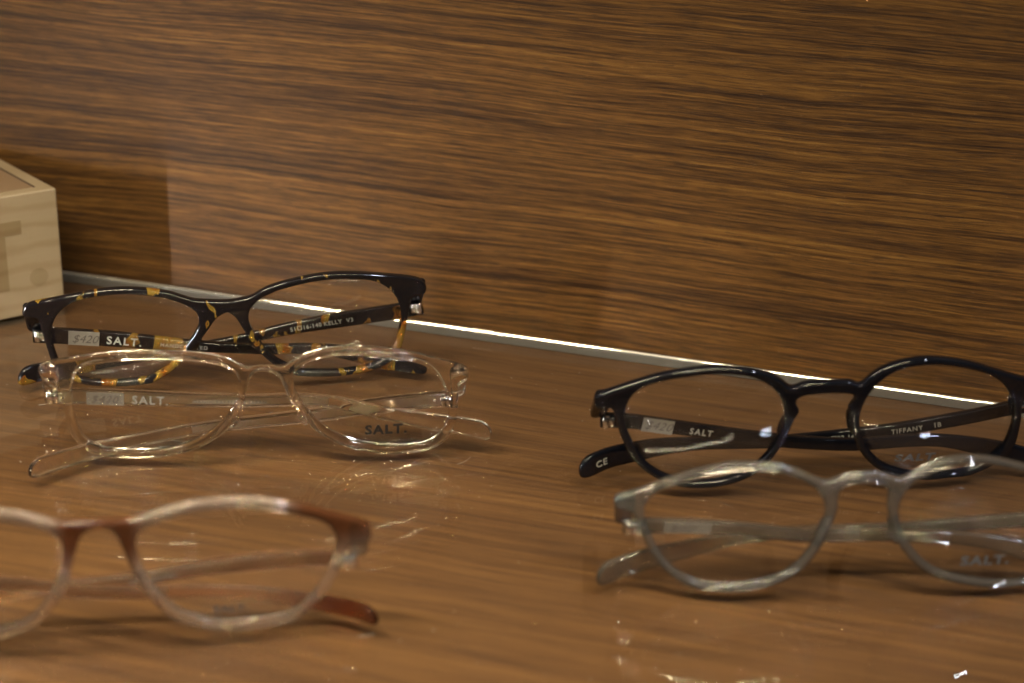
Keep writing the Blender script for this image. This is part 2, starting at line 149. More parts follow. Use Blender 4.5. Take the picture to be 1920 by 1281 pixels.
[50.52,4.02],[52.33,4.68],[53.95,5.6],[55.36,6.76],[56.42,8.15],[57.21,9.71],[57.79,11.33],[58.2,12.96],[58.51,14.63],[58.73,16.31],[58.86,17.99],[58.93,19.63]],'tm':{'L':[[-67.65,10.0,19.46],[-65.65,9.88,19.42],[-63.66,9.76,19.39],[-61.66,9.64,19.36],[-59.66,9.51,19.33],[-57.66,9.39,19.29],[-55.66,9.28,19.25],[-53.67,9.18,19.2],[-51.67,9.1,19.14],[-49.67,9.03,19.07],[-47.67,8.99,18.98],[-45.67,8.96,18.88],
[-43.67,8.94,18.78],[-41.67,8.93,18.66],[-39.67,8.93,18.54],[-37.67,8.93,18.42],[-35.68,8.94,18.29],[-33.68,8.95,18.17],[-31.68,8.97,18.05],[-29.68,8.98,17.93],[-27.68,8.99,17.81],[-25.68,9.0,17.7],[-23.69,9.0,17.6],[-21.69,9.0,17.5],
[-19.69,9.0,17.41],[-17.69,9.0,17.33],[-15.69,9.0,17.24],[-13.69,9.0,17.16],[-11.69,9.0,17.08],[-9.68,9.0,17.01],[-7.68,9.0,16.95],[-5.68,9.0,16.89],[-3.68,9.0,16.84],[-1.68,9.0,16.81],[0.32,9.0,16.8],[2.32,9.0,16.83],
[4.32,9.0,16.88],[6.33,9.0,16.93],[8.33,9.0,16.96],[10.33,9.0,16.92],[12.33,9.0,16.83],[14.33,9.0,16.69],[16.32,9.0,16.52],[18.31,9.0,16.3],[20.29,9.0,16.05],[22.27,9.0,15.74],[24.24,9.0,15.39],[26.2,9.01,14.98],
[28.15,9.03,14.5],[30.07,9.04,13.96],[32.0,9.06,13.4],[33.92,9.06,12.83],[35.84,9.05,12.28],[37.78,9.01,11.77],[39.72,8.93,11.31],[41.67,8.82,10.88],[43.63,8.69,10.48],[45.59,8.54,10.1],[47.55,8.38,9.73],[49.52,8.22,9.38],
[51.48,8.06,9.04],[53.45,7.91,8.72],[55.43,7.77,8.43],[57.41,7.63,8.15],[59.38,7.48,7.89],[61.36,7.3,7.63],[63.33,7.07,7.36],[65.29,6.77,7.06],[67.23,6.39,6.75],[69.15,5.95,6.43],[71.07,5.48,6.1],[72.99,5.0,5.78]],'R':[[60.75,10.0,15.82],[58.76,10.13,15.63],[56.76,10.25,15.44],[54.77,10.37,15.25],[52.77,10.5,15.06],[50.77,10.63,14.86],[48.78,10.76,14.66],[46.79,10.9,14.44],[44.8,11.06,14.2],[42.81,11.23,13.93],[40.84,11.43,13.63],[38.86,11.63,13.3],
[36.9,11.83,12.95],[34.93,12.01,12.59],[32.96,12.18,12.2],[31.0,12.35,11.8],[29.04,12.51,11.39],[27.08,12.66,10.98],[25.11,12.8,10.58],[23.14,12.91,10.21],[21.16,12.99,9.88],[19.18,13.04,9.58],[17.19,13.06,9.31],[15.19,13.06,9.06],
[13.19,13.04,8.84],[11.2,13.02,8.62],[9.2,13.01,8.41],[7.2,13.01,8.2],[5.2,13.01,7.99],[3.2,13.02,7.78],[1.2,13.04,7.58],[-0.8,13.05,7.39],[-2.8,13.06,7.19],[-4.79,13.07,6.99],[-6.79,13.07,6.79],[-8.79,13.06,6.59],
[-10.79,13.03,6.38],[-12.79,12.99,6.17],[-14.79,12.94,5.94],[-16.78,12.87,5.7],[-18.77,12.79,5.46],[-20.76,12.68,5.21],[-22.75,12.54,4.96],[-24.74,12.37,4.72],[-26.72,12.15,4.48],[-28.7,11.88,4.25],[-30.67,11.56,4.02],[-32.63,11.19,3.8],
[-34.59,10.78,3.59],[-36.53,10.31,3.39],[-38.47,9.79,3.22],[-40.38,9.21,3.08],[-42.28,8.57,2.98],[-44.16,7.85,2.93],[-46.01,7.06,2.92],[-47.83,6.21,2.94],[-49.63,5.31,2.96],[-51.41,4.38,2.99],[-53.18,3.43,3.0],[-54.92,2.44,3.0],
[-56.65,1.41,3.0],[-58.36,0.36,3.0],[-60.06,-0.72,3.0],[-61.74,-1.83,3.0],[-63.4,-2.95,3.0],[-65.04,-4.11,3.0],[-66.65,-5.31,3.0],[-68.25,-6.54,3.0],[-69.83,-7.77,3.0],[-71.42,-9.0,3.0]]}},'P3':{'pose':[-201.5139,-227.2219,0.4056,-0.0615],'side':1,'outer':[[0.0,38.41],[0.9,38.4],[1.8,38.37],[2.7,38.34],[3.59,38.3],[4.49,38.27],[5.39,38.26],[6.29,38.25],[7.19,38.25],[8.09,38.28],[8.98,38.35],[9.87,38.47],
[10.74,38.66],[11.61,38.9],[12.46,39.18],[13.31,39.48],[14.15,39.8],[14.99,40.11],[15.84,40.42],[16.69,40.7],[17.55,40.96],[18.42,41.19],[19.29,41.4],[20.17,41.59],
[21.05,41.76],[21.94,41.91],[22.83,42.05],[23.72,42.16],[24.61,42.26],[25.51,42.34],[26.4,42.4],[27.3,42.45],[28.2,42.49],[29.1,42.53],[30.0,42.56],[30.9,42.59],
[31.8,42.61],[32.69,42.61],[33.59,42.59],[34.49,42.55],[35.39,42.48],[36.28,42.39],[37.17,42.27],[38.06,42.13],[38.94,41.98],[39.83,41.8],[40.7,41.61],[41.58,41.41],
[42.46,41.2],[43.33,40.98],[44.2,40.76],[45.07,40.52],[45.93,40.27],[46.79,40.02],[47.65,39.75],[48.51,39.48],[49.36,39.2],[50.21,38.9],[51.06,38.6],[51.9,38.29],
[52.74,37.96],[53.58,37.63],[54.41,37.29],[55.23,36.94],[56.06,36.58],[56.89,36.22],[57.71,35.86],[58.53,35.5],[59.36,35.14],[60.18,34.79],[61.01,34.43],[61.83,34.06],
[62.65,33.7],[63.47,33.32],[64.28,32.94],[65.1,32.56],[65.91,32.17],[66.72,31.78],[67.52,31.37],[68.29,30.92],[69.02,30.42],[69.65,29.82],[70.15,29.11],[70.49,28.31],
[70.69,27.46],[70.76,26.58],[70.7,25.71],[70.48,24.9],[70.05,24.25],[69.41,23.86],[68.63,23.75],[67.79,23.84],[66.94,23.95],[66.12,23.91],[65.37,23.6],[64.73,23.07],
[64.21,22.38],[63.77,21.6],[63.41,20.78],[63.11,19.94],[62.84,19.08],[62.59,18.22],[62.33,17.36],[62.05,16.51],[61.76,15.66],[61.45,14.81],[61.13,13.97],[60.8,13.14],
[60.44,12.31],[60.05,11.5],[59.62,10.72],[59.13,9.97],[58.6,9.25],[58.02,8.57],[57.42,7.89],[56.82,7.23],[56.22,6.56],[55.61,5.89],[55.0,5.23],[54.37,4.6],
[53.72,3.98],[53.04,3.39],[52.33,2.85],[51.58,2.35],[50.8,1.91],[49.99,1.54],[49.15,1.23],[48.29,0.97],[47.42,0.77],[46.54,0.6],[45.65,0.46],[44.76,0.35],
[43.86,0.26],[42.97,0.18],[42.07,0.12],[41.17,0.07],[40.27,0.03],[39.37,0.01],[38.48,0.01],[37.58,0.02],[36.68,0.06],[35.78,0.12],[34.89,0.19],[33.99,0.29],
[33.1,0.4],[32.21,0.53],[31.32,0.67],[30.44,0.84],[29.56,1.02],[28.68,1.22],[27.81,1.45],[26.95,1.7],[26.1,1.98],[25.25,2.28],[24.41,2.6],[23.58,2.94],
[22.75,3.3],[21.93,3.66],[21.11,4.04],[20.3,4.43],[19.51,4.84],[18.73,5.28],[17.97,5.77],[17.26,6.3],[16.58,6.89],[15.96,7.53],[15.37,8.21],[14.82,8.92],
[14.29,9.65],[13.78,10.38],[13.27,11.13],[12.78,11.88],[12.3,12.64],[11.83,13.41],[11.38,14.18],[10.95,14.97],[10.53,15.77],[10.12,16.57],[9.73,17.38],[9.36,18.2],
[9.0,19.02],[8.66,19.85],[8.33,20.69],[8.04,21.54],[7.76,22.39],[7.51,23.26],[7.27,24.12],[7.04,24.99],[6.81,25.86],[6.58,26.73],[6.35,27.6],[6.12,28.47],
[5.87,29.33],[5.62,30.2],[5.36,31.06],[5.09,31.91],[4.79,32.75],[4.41,33.55],[3.92,34.27],[3.3,34.85],[2.55,35.28],[1.72,35.58],[0.87,35.77],[0.0,35.84]],'open':[[60.74,22.17],[61.05,23.84],[61.33,25.56],[61.14,27.25],[60.51,28.84],[59.67,30.34],[58.48,31.64],[56.99,32.71],[55.47,33.63],[53.87,34.37],[52.26,34.94],[50.81,35.49],
[49.52,36.07],[48.21,36.53],[46.94,36.93],[45.73,37.3],[44.56,37.65],[43.41,37.96],[42.28,38.25],[41.18,38.53],[40.07,38.78],[38.98,39.01],[37.87,39.22],[36.76,39.4],
[35.63,39.55],[34.48,39.65],[33.32,39.68],[32.14,39.7],[30.93,39.69],[29.7,39.64],[28.41,39.59],[27.06,39.54],[25.68,39.39],[24.2,39.26],[22.64,39.09],[21.05,38.79],
[19.52,38.27],[17.78,37.82],[15.85,37.34],[14.03,36.6],[12.36,35.6],[10.81,34.41],[9.76,32.89],[9.34,31.1],[9.34,29.22],[9.54,27.36],[9.89,25.56],[10.38,23.83],
[10.97,22.17],[11.52,20.6],[12.14,19.08],[12.83,17.64],[13.56,16.26],[14.31,14.94],[15.11,13.68],[15.89,12.45],[16.71,11.25],[17.59,10.13],[18.58,9.1],[19.67,8.19],
[20.87,7.42],[22.11,6.77],[23.37,6.21],[24.6,5.68],[25.81,5.17],[27.02,4.73],[28.24,4.34],[29.46,4.02],[30.69,3.75],[31.92,3.53],[33.15,3.34],[34.38,3.18],
[35.63,3.05],[36.89,2.96],[38.16,2.92],[39.46,2.91],[40.78,2.95],[42.12,3.03],[43.5,3.16],[44.93,3.3],[46.4,3.52],[47.85,3.89],[49.22,4.46],[50.53,5.18],
[51.72,6.08],[52.74,7.16],[53.77,8.26],[54.83,9.35],[55.82,10.52],[56.67,11.8],[57.51,13.11],[58.23,14.51],[58.78,15.97],[59.07,17.51],[59.61,19.02],[60.27,20.56]],'outer2':[[0.0,38.41],[0.9,38.4],[1.8,38.37],[2.7,38.34],[3.59,38.3],[4.49,38.27],[5.39,38.26],[6.29,38.25],[7.19,38.25],[8.09,38.28],[8.98,38.35],[9.87,38.47],
[10.74,38.66],[11.61,38.9],[12.46,39.18],[13.31,39.48],[14.15,39.8],[14.99,40.11],[15.84,40.42],[16.69,40.7],[17.55,40.96],[18.42,41.19],[19.29,41.4],[20.17,41.59],
[21.05,41.76],[21.94,41.91],[22.83,42.05],[23.72,42.16],[24.61,42.26],[25.51,42.34],[26.4,42.4],[27.3,42.45],[28.2,42.49],[29.1,42.53],[30.0,42.56],[30.9,42.59],
[31.8,42.61],[32.69,42.61],[33.59,42.59],[34.49,42.55],[35.39,42.48],[36.28,42.39],[37.17,42.27],[38.06,42.13],[38.94,41.98],[39.83,41.8],[40.7,41.61],[41.58,41.41],
[42.46,41.2],[43.33,40.98],[44.2,40.76],[45.07,40.52],[45.93,40.27],[46.79,40.02],[47.65,39.75],[48.51,39.48],[49.36,39.2],[50.21,38.9],[51.06,38.6],[51.9,38.29],
[52.74,37.96],[53.58,37.63],[54.41,37.29],[55.23,36.94],[56.06,36.58],[56.89,36.22],[57.71,35.86],[58.53,35.5],[59.36,35.14],[60.18,34.79],[61.01,34.43],[61.83,34.06],
[62.65,33.7],[63.47,33.32],[64.28,32.94],[65.1,32.56],[65.91,32.17],[66.72,31.78],[67.52,31.37],[68.29,30.92],[69.02,30.42],[69.65,29.82],[70.15,29.11],[70.49,28.31],
[70.69,27.46],[70.76,26.58],[70.7,25.71],[70.48,24.9],[70.05,24.25],[69.41,23.86],[68.63,23.75],[67.79,23.84],[66.94,23.95],[66.12,23.91],[65.37,23.6],[64.73,23.07],
[64.21,22.38],[63.77,21.6],[63.41,20.78],[63.11,19.94],[62.84,19.08],[62.59,18.22],[62.33,17.36],[62.05,16.51],[61.76,15.66],[61.45,14.81],[61.13,13.97],[60.8,13.14],
[60.44,12.31],[60.05,11.5],[59.62,10.72],[59.13,9.97],[58.6,9.25],[58.02,8.57],[57.42,7.89],[56.82,7.23],[56.22,6.56],[55.61,5.89],[55.0,5.23],[54.37,4.6],
[53.72,3.98],[53.04,3.39],[52.33,2.85],[51.58,2.35],[50.8,1.91],[49.99,1.54],[49.15,1.23],[48.29,0.97],[47.42,0.77],[46.54,0.6],[45.65,0.46],[44.76,0.35],
[43.86,0.26],[42.97,0.18],[42.07,0.12],[41.17,0.07],[40.27,0.03],[39.37,0.01],[38.48,0.01],[37.58,0.02],[36.68,0.06],[35.78,0.12],[34.89,0.19],[33.99,0.29],
[33.1,0.4],[32.21,0.53],[31.32,0.67],[30.44,0.84],[29.56,1.02],[28.68,1.22],[27.81,1.45],[26.95,1.7],[26.1,1.98],[25.25,2.28],[24.41,2.6],[23.58,2.94],
[22.75,3.3],[21.93,3.66],[21.11,4.04],[20.3,4.43],[19.51,4.84],[18.73,5.28],[17.97,5.77],[17.26,6.3],[16.58,6.89],[15.96,7.53],[15.37,8.21],[14.82,8.92],
[14.29,9.65],[13.78,10.38],[13.27,11.13],[12.78,11.88],[12.3,12.64],[11.83,13.41],[11.38,14.18],[10.95,14.97],[10.53,15.77],[10.12,16.57],[9.73,17.38],[9.36,18.2],
[9.0,19.02],[8.66,19.85],[8.33,20.69],[8.04,21.54],[7.76,22.39],[7.51,23.26],[7.27,24.12],[7.04,24.99],[6.81,25.86],[6.58,26.73],[6.35,27.6],[6.12,28.47],
[5.87,29.33],[5.62,30.2],[5.36,31.06],[5.09,31.91],[4.79,32.75],[4.41,33.55],[3.92,34.27],[3.3,34.85],[2.55,35.28],[1.72,35.58],[0.87,35.77],[0.0,35.84]],'open2':[[60.74,22.17],[61.05,23.84],[61.33,25.56],[61.14,27.25],[60.51,28.84],[59.67,30.34],[58.48,31.64],[56.99,32.71],[55.47,33.63],[53.87,34.37],[52.26,34.94],[50.81,35.49],
[49.52,36.07],[48.21,36.53],[46.94,36.93],[45.73,37.3],[44.56,37.65],[43.41,37.96],[42.28,38.25],[41.18,38.53],[40.07,38.78],[38.98,39.01],[37.87,39.22],[36.76,39.4],
[35.63,39.55],[34.48,39.65],[33.32,39.68],[32.14,39.7],[30.93,39.69],[29.7,39.64],[28.41,39.59],[27.06,39.54],[25.68,39.39],[24.2,39.26],[22.64,39.09],[21.05,38.79],
[19.52,38.27],[17.78,37.82],[15.85,37.34],[14.03,36.6],[12.36,35.6],[10.81,34.41],[9.76,32.89],[9.34,31.1],[9.34,29.22],[9.54,27.36],[9.89,25.56],[10.38,23.83],
[10.97,22.17],[11.52,20.6],[12.14,19.08],[12.83,17.64],[13.56,16.26],[14.31,14.94],[15.11,13.68],[15.89,12.45],[16.71,11.25],[17.59,10.13],[18.58,9.1],[19.67,8.19],
[20.87,7.42],[22.11,6.77],[23.37,6.21],[24.6,5.68],[25.81,5.17],[27.02,4.73],[28.24,4.34],[29.46,4.02],[30.69,3.75],[31.92,3.53],[33.15,3.34],[34.38,3.18],
[35.63,3.05],[36.89,2.96],[38.16,2.92],[39.46,2.91],[40.78,2.95],[42.12,3.03],[43.5,3.16],[44.93,3.3],[46.4,3.52],[47.85,3.89],[49.22,4.46],[50.53,5.18],
[51.72,6.08],[52.74,7.16],[53.77,8.26],[54.83,9.35],[55.82,10.52],[56.67,11.8],[57.51,13.11],[58.23,14.51],[58.78,15.97],[59.07,17.51],[59.61,19.02],[60.27,20.56]],'tm':{'L':[[-71.15,10.0,22.23],[-69.19,9.93,21.9],[-67.23,9.86,21.56],[-65.27,9.79,21.23],[-63.31,9.72,20.9],[-61.34,9.65,20.57],[-59.38,9.57,20.24],[-57.42,9.5,19.9],[-55.46,9.43,19.57],[-53.5,9.36,19.24],[-51.53,9.29,18.91],[-49.57,9.23,18.57],
[-47.61,9.17,18.24],[-45.65,9.11,17.9],[-43.69,9.07,17.56],[-41.73,9.02,17.22],[-39.77,8.99,16.87],[-37.81,8.96,16.52],[-35.85,8.95,16.17],[-33.89,8.93,15.81],[-31.93,8.93,15.45],[-29.97,8.93,15.09],[-28.01,8.93,14.72],[-26.06,8.94,14.36],
[-24.1,8.95,14.0],[-22.14,8.96,13.63],[-20.18,8.97,13.28],[-18.22,8.98,12.93],[-16.26,8.99,12.58],[-14.3,9.0,12.25],[-12.33,9.0,11.93],[-10.37,9.0,11.62],[-8.4,9.0,11.32],[-6.43,9.0,11.04],[-4.45,9.0,10.77],[-2.48,9.0,10.53],
[-0.5,9.0,10.31],[1.48,9.0,10.11],[3.47,9.0,9.95],[5.46,9.0,9.84],[7.45,9.0,9.77],[9.44,9.0,9.73],[11.43,9.0,9.69],[13.42,9.0,9.65],[15.41,9.0,9.58],[17.4,9.0,9.49],[19.39,9.0,9.39],[21.38,9.0,9.29],
[23.36,9.0,9.19],[25.35,9.0,9.08],[27.34,9.0,8.95],[29.33,9.0,8.81],[31.31,9.0,8.64],[33.29,9.0,8.43],[35.27,9.0,8.19],[37.24,9.0,7.9],[39.2,9.0,7.58],[41.16,9.0,7.22],[43.11,9.01,6.84],[45.06,9.03,6.43],
[47.0,9.05,5.98],[48.94,9.07,5.52],[50.88,9.06,5.06],[52.82,9.01,4.61],[54.76,8.9,4.19],[56.7,8.7,3.8],[58.64,8.41,3.44],[60.56,7.98,3.16],[62.46,7.39,2.99],[64.29,6.63,2.94],[66.04,5.68,2.96],[67.67,4.53,2.99],
[69.16,3.22,3.0],[70.55,1.79,3.0],[71.89,0.32,3.0]],'R':[[67.39,10.0,16.78],[65.39,10.22,16.7],[63.39,10.45,16.62],[61.4,10.68,16.55],[59.4,10.92,16.47],[57.41,11.15,16.4],[55.41,11.37,16.31],[53.41,11.57,16.22],[51.41,11.76,16.11],[49.42,11.92,15.98],[47.41,12.07,15.84],[45.41,12.19,15.69],
[43.41,12.3,15.54],[41.41,12.39,15.38],[39.41,12.48,15.21],[37.41,12.56,15.03],[35.41,12.63,14.84],[33.41,12.71,14.65],[31.41,12.78,14.44],[29.41,12.86,14.23],[27.42,12.95,13.99],[25.43,13.05,13.73],[23.44,13.16,13.43],[21.46,13.28,13.09],
[19.49,13.4,12.73],[17.52,13.52,12.35],[15.55,13.65,11.96],[13.58,13.77,11.6],[11.6,13.89,11.26],[9.61,14.01,10.96],[7.62,14.13,10.7],[5.63,14.25,10.45],[3.64,14.37,10.22],[1.64,14.48,10.01],[-0.35,14.6,9.8],[-2.35,14.71,9.6],
[-4.35,14.8,9.41],[-6.35,14.89,9.22],[-8.35,14.96,9.03],[-10.35,15.02,8.85],[-12.36,15.06,8.69],[-14.36,15.09,8.54],[-16.37,15.11,8.41],[-18.37,15.12,8.27],[-20.38,15.12,8.13],[-22.38,15.1,7.98],[-24.38,15.08,7.8],[-26.38,15.04,7.59],
[-28.38,15.01,7.34],[-30.37,14.98,7.04],[-32.35,14.97,6.7],[-34.32,14.96,6.33],[-36.29,14.96,5.93],[-38.26,14.94,5.52],[-40.23,14.9,5.11],[-42.2,14.82,4.72],[-44.17,14.68,4.34],[-46.14,14.49,4.01],[-48.11,14.21,3.72],[-50.07,13.84,3.49],
[-52.02,13.36,3.32],[-53.95,12.8,3.2],[-55.85,12.15,3.12],[-57.73,11.45,3.08],[-59.6,10.71,3.06],[-61.46,9.94,3.05],[-63.31,9.17,3.05],[-65.17,8.4,3.04],[-67.04,7.65,3.03],[-68.91,6.92,3.0]]}},'P4':{'pose':[-31.6363,-83.9319,0.3848,-0.2078],'side':-1,'outer':[[0.0,42.22],[0.9,42.21],[1.8,42.19],[2.7,42.16],[3.6,42.13],[4.5,42.1],[5.4,42.06],[6.3,41.98],[7.18,41.86],[8.04,41.65],[8.85,41.32],[9.62,40.88],
[10.35,40.45],[11.08,40.2],[11.79,40.27],[12.47,40.66],[13.12,41.23],[13.76,41.85],[14.43,42.44],[15.14,42.99],[15.88,43.51],[16.64,43.99],[17.41,44.44],[18.21,44.86],
[19.02,45.25],[19.85,45.59],[20.7,45.9],[21.55,46.17],[22.42,46.41],[23.3,46.63],[24.18,46.81],[25.06,46.97],[25.95,47.11],[26.85,47.23],[27.74,47.33],[28.64,47.42],
[29.54,47.48],[30.44,47.54],[31.34,47.58],[32.24,47.61],[33.14,47.62],[34.04,47.62],[34.94,47.6],[35.84,47.55],[36.73,47.47],[37.63,47.37],[38.52,47.24],[39.41,47.1],
[40.3,46.95],[41.18,46.79],[42.07,46.62],[42.95,46.44],[43.83,46.25],[44.71,46.05],[45.58,45.83],[46.46,45.61],[47.33,45.37],[48.19,45.12],[49.06,44.87],[49.92,44.6],
[50.77,44.31],[51.62,44.01],[52.46,43.7],[53.3,43.36],[54.13,43.01],[54.95,42.64],[55.76,42.25],[56.57,41.86],[57.38,41.46],[58.18,41.05],[58.99,40.64],[59.79,40.23],
[60.59,39.81],[61.38,39.39],[62.18,38.97],[62.97,38.54],[63.77,38.11],[64.56,37.69],[65.36,37.27],[66.16,36.86],[66.96,36.44],[67.76,36.03],[68.55,35.63],[69.28,35.21],
[69.87,34.71],[70.23,34.04],[70.39,33.22],[70.44,32.35],[70.39,31.47],[70.2,30.68],[69.78,30.1],[69.14,29.81],[68.35,29.81],[67.51,30.0],[66.68,30.21],[65.89,30.27],
[65.2,30.03],[64.67,29.49],[64.29,28.74],[63.99,27.9],[63.72,27.04],[63.47,26.18],[63.23,25.31],[63.0,24.44],[62.75,23.58],[62.49,22.71],[62.2,21.86],[61.9,21.01],
[61.57,20.17],[61.23,19.34],[60.88,18.51],[60.51,17.69],[60.15,16.86],[59.78,16.04],[59.4,15.22],[59.01,14.41],[58.61,13.6],[58.18,12.81],[57.73,12.04],[57.23,11.28],
[56.71,10.55],[56.16,9.84],[55.58,9.15],[54.98,8.48],[54.36,7.83],[53.72,7.2],[53.06,6.59],[52.38,6.0],[51.67,5.44],[50.95,4.9],[50.21,4.39],[49.45,3.9],
[48.68,3.45],[47.88,3.03],[47.07,2.63],[46.26,2.25],[45.43,1.89],[44.6,1.54],[43.76,1.23],[42.9,0.94],[42.04,0.7],[41.16,0.49],[40.28,0.33],[39.39,0.21],
[38.49,0.14],[37.59,0.1],[36.69,0.08],[35.79,0.09],[34.89,0.11],[33.99,0.16],[33.09,0.23],[32.2,0.33],[31.31,0.46],[30.42,0.62],[29.54,0.8],[28.67,1.01],
[27.8,1.25],[26.94,1.51],[26.08,1.8],[25.24,2.12],[24.41,2.46],[23.59,2.84],[22.79,3.24],[22.0,3.67],[21.22,4.13],[20.47,4.62],[19.73,5.14],[19.03,5.7],
[18.35,6.29],[17.71,6.92],[17.1,7.58],[16.52,8.27],[15.97,8.98],[15.45,9.71],[14.95,10.46],[14.47,11.23],[14.02,12.0],[13.59,12.8],[13.19,13.6],[12.81,14.42],
[12.45,15.24],[12.12,16.08],[11.81,16.92],[11.52,17.78],[11.25,18.64],[11.0,19.5],[10.77,20.37],[10.55,21.25],[10.34,22.12],[10.14,23.0],[9.96,23.88],[9.79,24.77],
[9.62,25.65],[9.46,26.54],[9.26,27.41],[9.01,28.27],[8.69,29.1],[8.34,29.9],[8.1,30.66],[8.11,31.38],[8.4,32.09],[8.82,32.82],[9.22,33.59],[9.48,34.41],
[9.51,35.21],[9.25,35.95],[8.72,36.54],[7.99,36.96],[7.15,37.23],[6.28,37.4],[5.39,37.52],[4.49,37.6],[3.59,37.67],[2.7,37.73],[1.8,37.79],[0.9,37.84],
[0.0,37.86]],'open':[[59.95,23.71],[60.36,25.29],[60.65,26.91],[60.79,28.58],[60.76,30.26],[60.54,31.93],[60.13,33.57],[59.52,35.14],[58.7,36.63],[57.6,37.93],[56.25,39.0],[54.82,39.94],
[53.29,40.7],[51.72,41.29],[50.21,41.84],[48.78,42.39],[47.34,42.82],[45.92,43.21],[44.53,43.56],[43.16,43.88],[41.79,44.17],[40.44,44.43],[39.08,44.67],[37.71,44.88],
[36.32,45.04],[34.92,45.14],[33.5,45.17],[32.06,45.14],[30.6,45.08],[29.1,44.99],[27.58,44.82],[26.05,44.55],[24.52,44.16],[23.03,43.61],[21.59,42.91],[20.21,42.09],
[18.89,41.15],[17.66,40.08],[16.53,38.9],[15.52,37.61],[14.64,36.24],[13.88,34.78],[13.26,33.27],[12.77,31.71],[12.4,30.12],[12.18,28.51],[12.14,26.9],[12.28,25.29],
[12.5,23.72],[12.84,22.18],[13.24,20.69],[13.66,19.22],[14.1,17.78],[14.64,16.38],[15.24,15.01],[15.9,13.67],[16.64,12.39],[17.45,11.14],[18.32,9.94],[19.29,8.82],
[20.38,7.81],[21.53,6.89],[22.75,6.07],[24.03,5.36],[25.35,4.75],[26.68,4.2],[28.03,3.74],[29.4,3.35],[30.78,3.05],[32.16,2.82],[33.55,2.66],[34.93,2.57],
[36.32,2.53],[37.71,2.56],[39.09,2.66],[40.47,2.86],[41.82,3.19],[43.14,3.62],[44.44,4.13],[45.7,4.69],[46.95,5.32],[48.16,6.01],[49.33,6.77],[50.46,7.6],
[51.53,8.51],[52.53,9.51],[53.45,10.58],[54.28,11.71],[55.03,12.92],[55.7,14.16],[56.36,15.41],[57.0,16.69],[57.64,18.0],[58.27,19.35],[58.88,20.74],[59.45,22.19]],'outer2':[[0.0,42.22],[0.81,42.21],[1.6,42.2],[2.38,42.2],[3.14,42.21],[3.89,42.22],[4.63,42.22],[5.36,42.21],[6.06,42.15],[6.74,42.0],[7.38,41.74],[8.0,41.37],
[8.59,41.0],[9.16,40.82],[9.69,40.96],[10.23,41.4],[10.74,42.02],[11.24,42.68],[11.76,43.33],[12.31,43.93],[12.88,44.49],[13.48,45.02],[14.08,45.53],[14.7,46.0],
[15.34,46.44],[15.99,46.83],[16.66,47.19],[17.33,47.52],[18.02,47.81],[18.72,48.07],[19.43,48.31],[20.14,48.52],[20.86,48.7],[21.59,48.86],[22.32,49.01],[23.05,49.13],
[23.79,49.24],[24.54,49.33],[25.28,49.41],[26.03,49.48],[26.79,49.53],[27.55,49.56],[28.32,49.57],[29.09,49.55],[29.88,49.49],[30.67,49.41],[31.48,49.31],[32.29,49.18],
[33.11,49.04],[33.93,48.9],[34.75,48.74],[35.59,48.57],[36.42,48.38],[37.27,48.19],[38.12,47.97],[38.98,47.75],[39.84,47.51],[40.71,47.26],[41.59,46.99],[42.47,46.71],
[43.36,46.42],[44.26,46.1],[45.17,45.77],[46.09,45.41],[47.02,45.03],[47.95,44.63],[48.89,44.22],[49.84,43.79],[50.79,43.35],[51.77,42.91],[52.81,42.47],[53.85,42.02],
[54.88,41.56],[55.92,41.1],[56.95,40.64],[57.99,40.17],[59.02,39.71],[60.06,39.25],[61.09,38.8],[62.12,38.34],[63.16,37.89],[64.19,37.45],[65.2,37.01],[66.17,36.55],
[67.03,36.0],[67.76,35.28],[68.38,34.39],[68.91,33.44],[69.33,32.49],[69.57,31.63],[69.48,30.99],[68.99,30.67],[68.2,30.68],[67.26,30.89],[66.31,31.12],[65.49,31.18],
[64.93,30.92],[64.7,30.33],[64.72,29.51],[64.87,28.6],[65.06,27.67],[65.27,26.73],[65.49,25.78],[65.71,24.84],[65.92,23.9],[66.11,22.96],[66.27,22.03],[66.4,21.11],
[66.51,20.2],[66.6,19.29],[66.67,18.39],[66.72,17.49],[66.77,16.59],[66.82,15.7],[66.85,14.81],[66.88,13.92],[66.87,13.05],[66.84,12.19],[66.71,11.36],[66.5,10.56],
[66.23,9.79],[65.91,9.05],[65.54,8.33],[65.13,7.63],[64.68,6.95],[64.18,6.3],[63.64,5.68],[63.06,5.08],[62.44,4.51],[61.77,3.96],[61.07,3.45],[60.32,2.96],
[59.53,2.52],[58.7,2.1],[57.85,1.72],[56.96,1.35],[56.06,1.0],[55.13,0.67],[54.18,0.37],[53.2,0.11],[52.18,0.0],[51.14,0.0],[50.07,0.0],[48.97,0.0],
[47.85,0.0],[46.72,0.0],[45.58,0.0],[44.43,0.0],[43.27,0.0],[42.12,0.0],[40.95,0.0],[39.79,0.0],[38.62,0.05],[37.46,0.25],[36.3,0.47],[35.14,0.71],
[33.99,0.99],[32.84,1.28],[31.7,1.6],[30.58,1.95],[29.47,2.33],[28.37,2.73],[27.29,3.17],[26.22,3.62],[25.18,4.11],[24.16,4.62],[23.17,5.17],[22.21,5.75],
[21.29,6.36],[20.42,7.01],[19.58,7.7],[18.78,8.4],[18.02,9.13],[17.3,9.88],[16.61,10.65],[15.95,11.43],[15.32,12.22],[14.73,13.03],[14.16,13.84],[13.63,14.67],
[13.13,15.51],[12.66,16.35],[12.21,17.21],[11.79,18.06],[11.4,18.93],[11.05,19.8],[10.72,20.67],[10.41,21.55],[10.12,22.42],[9.84,23.31],[9.58,24.19],[9.35,25.08],
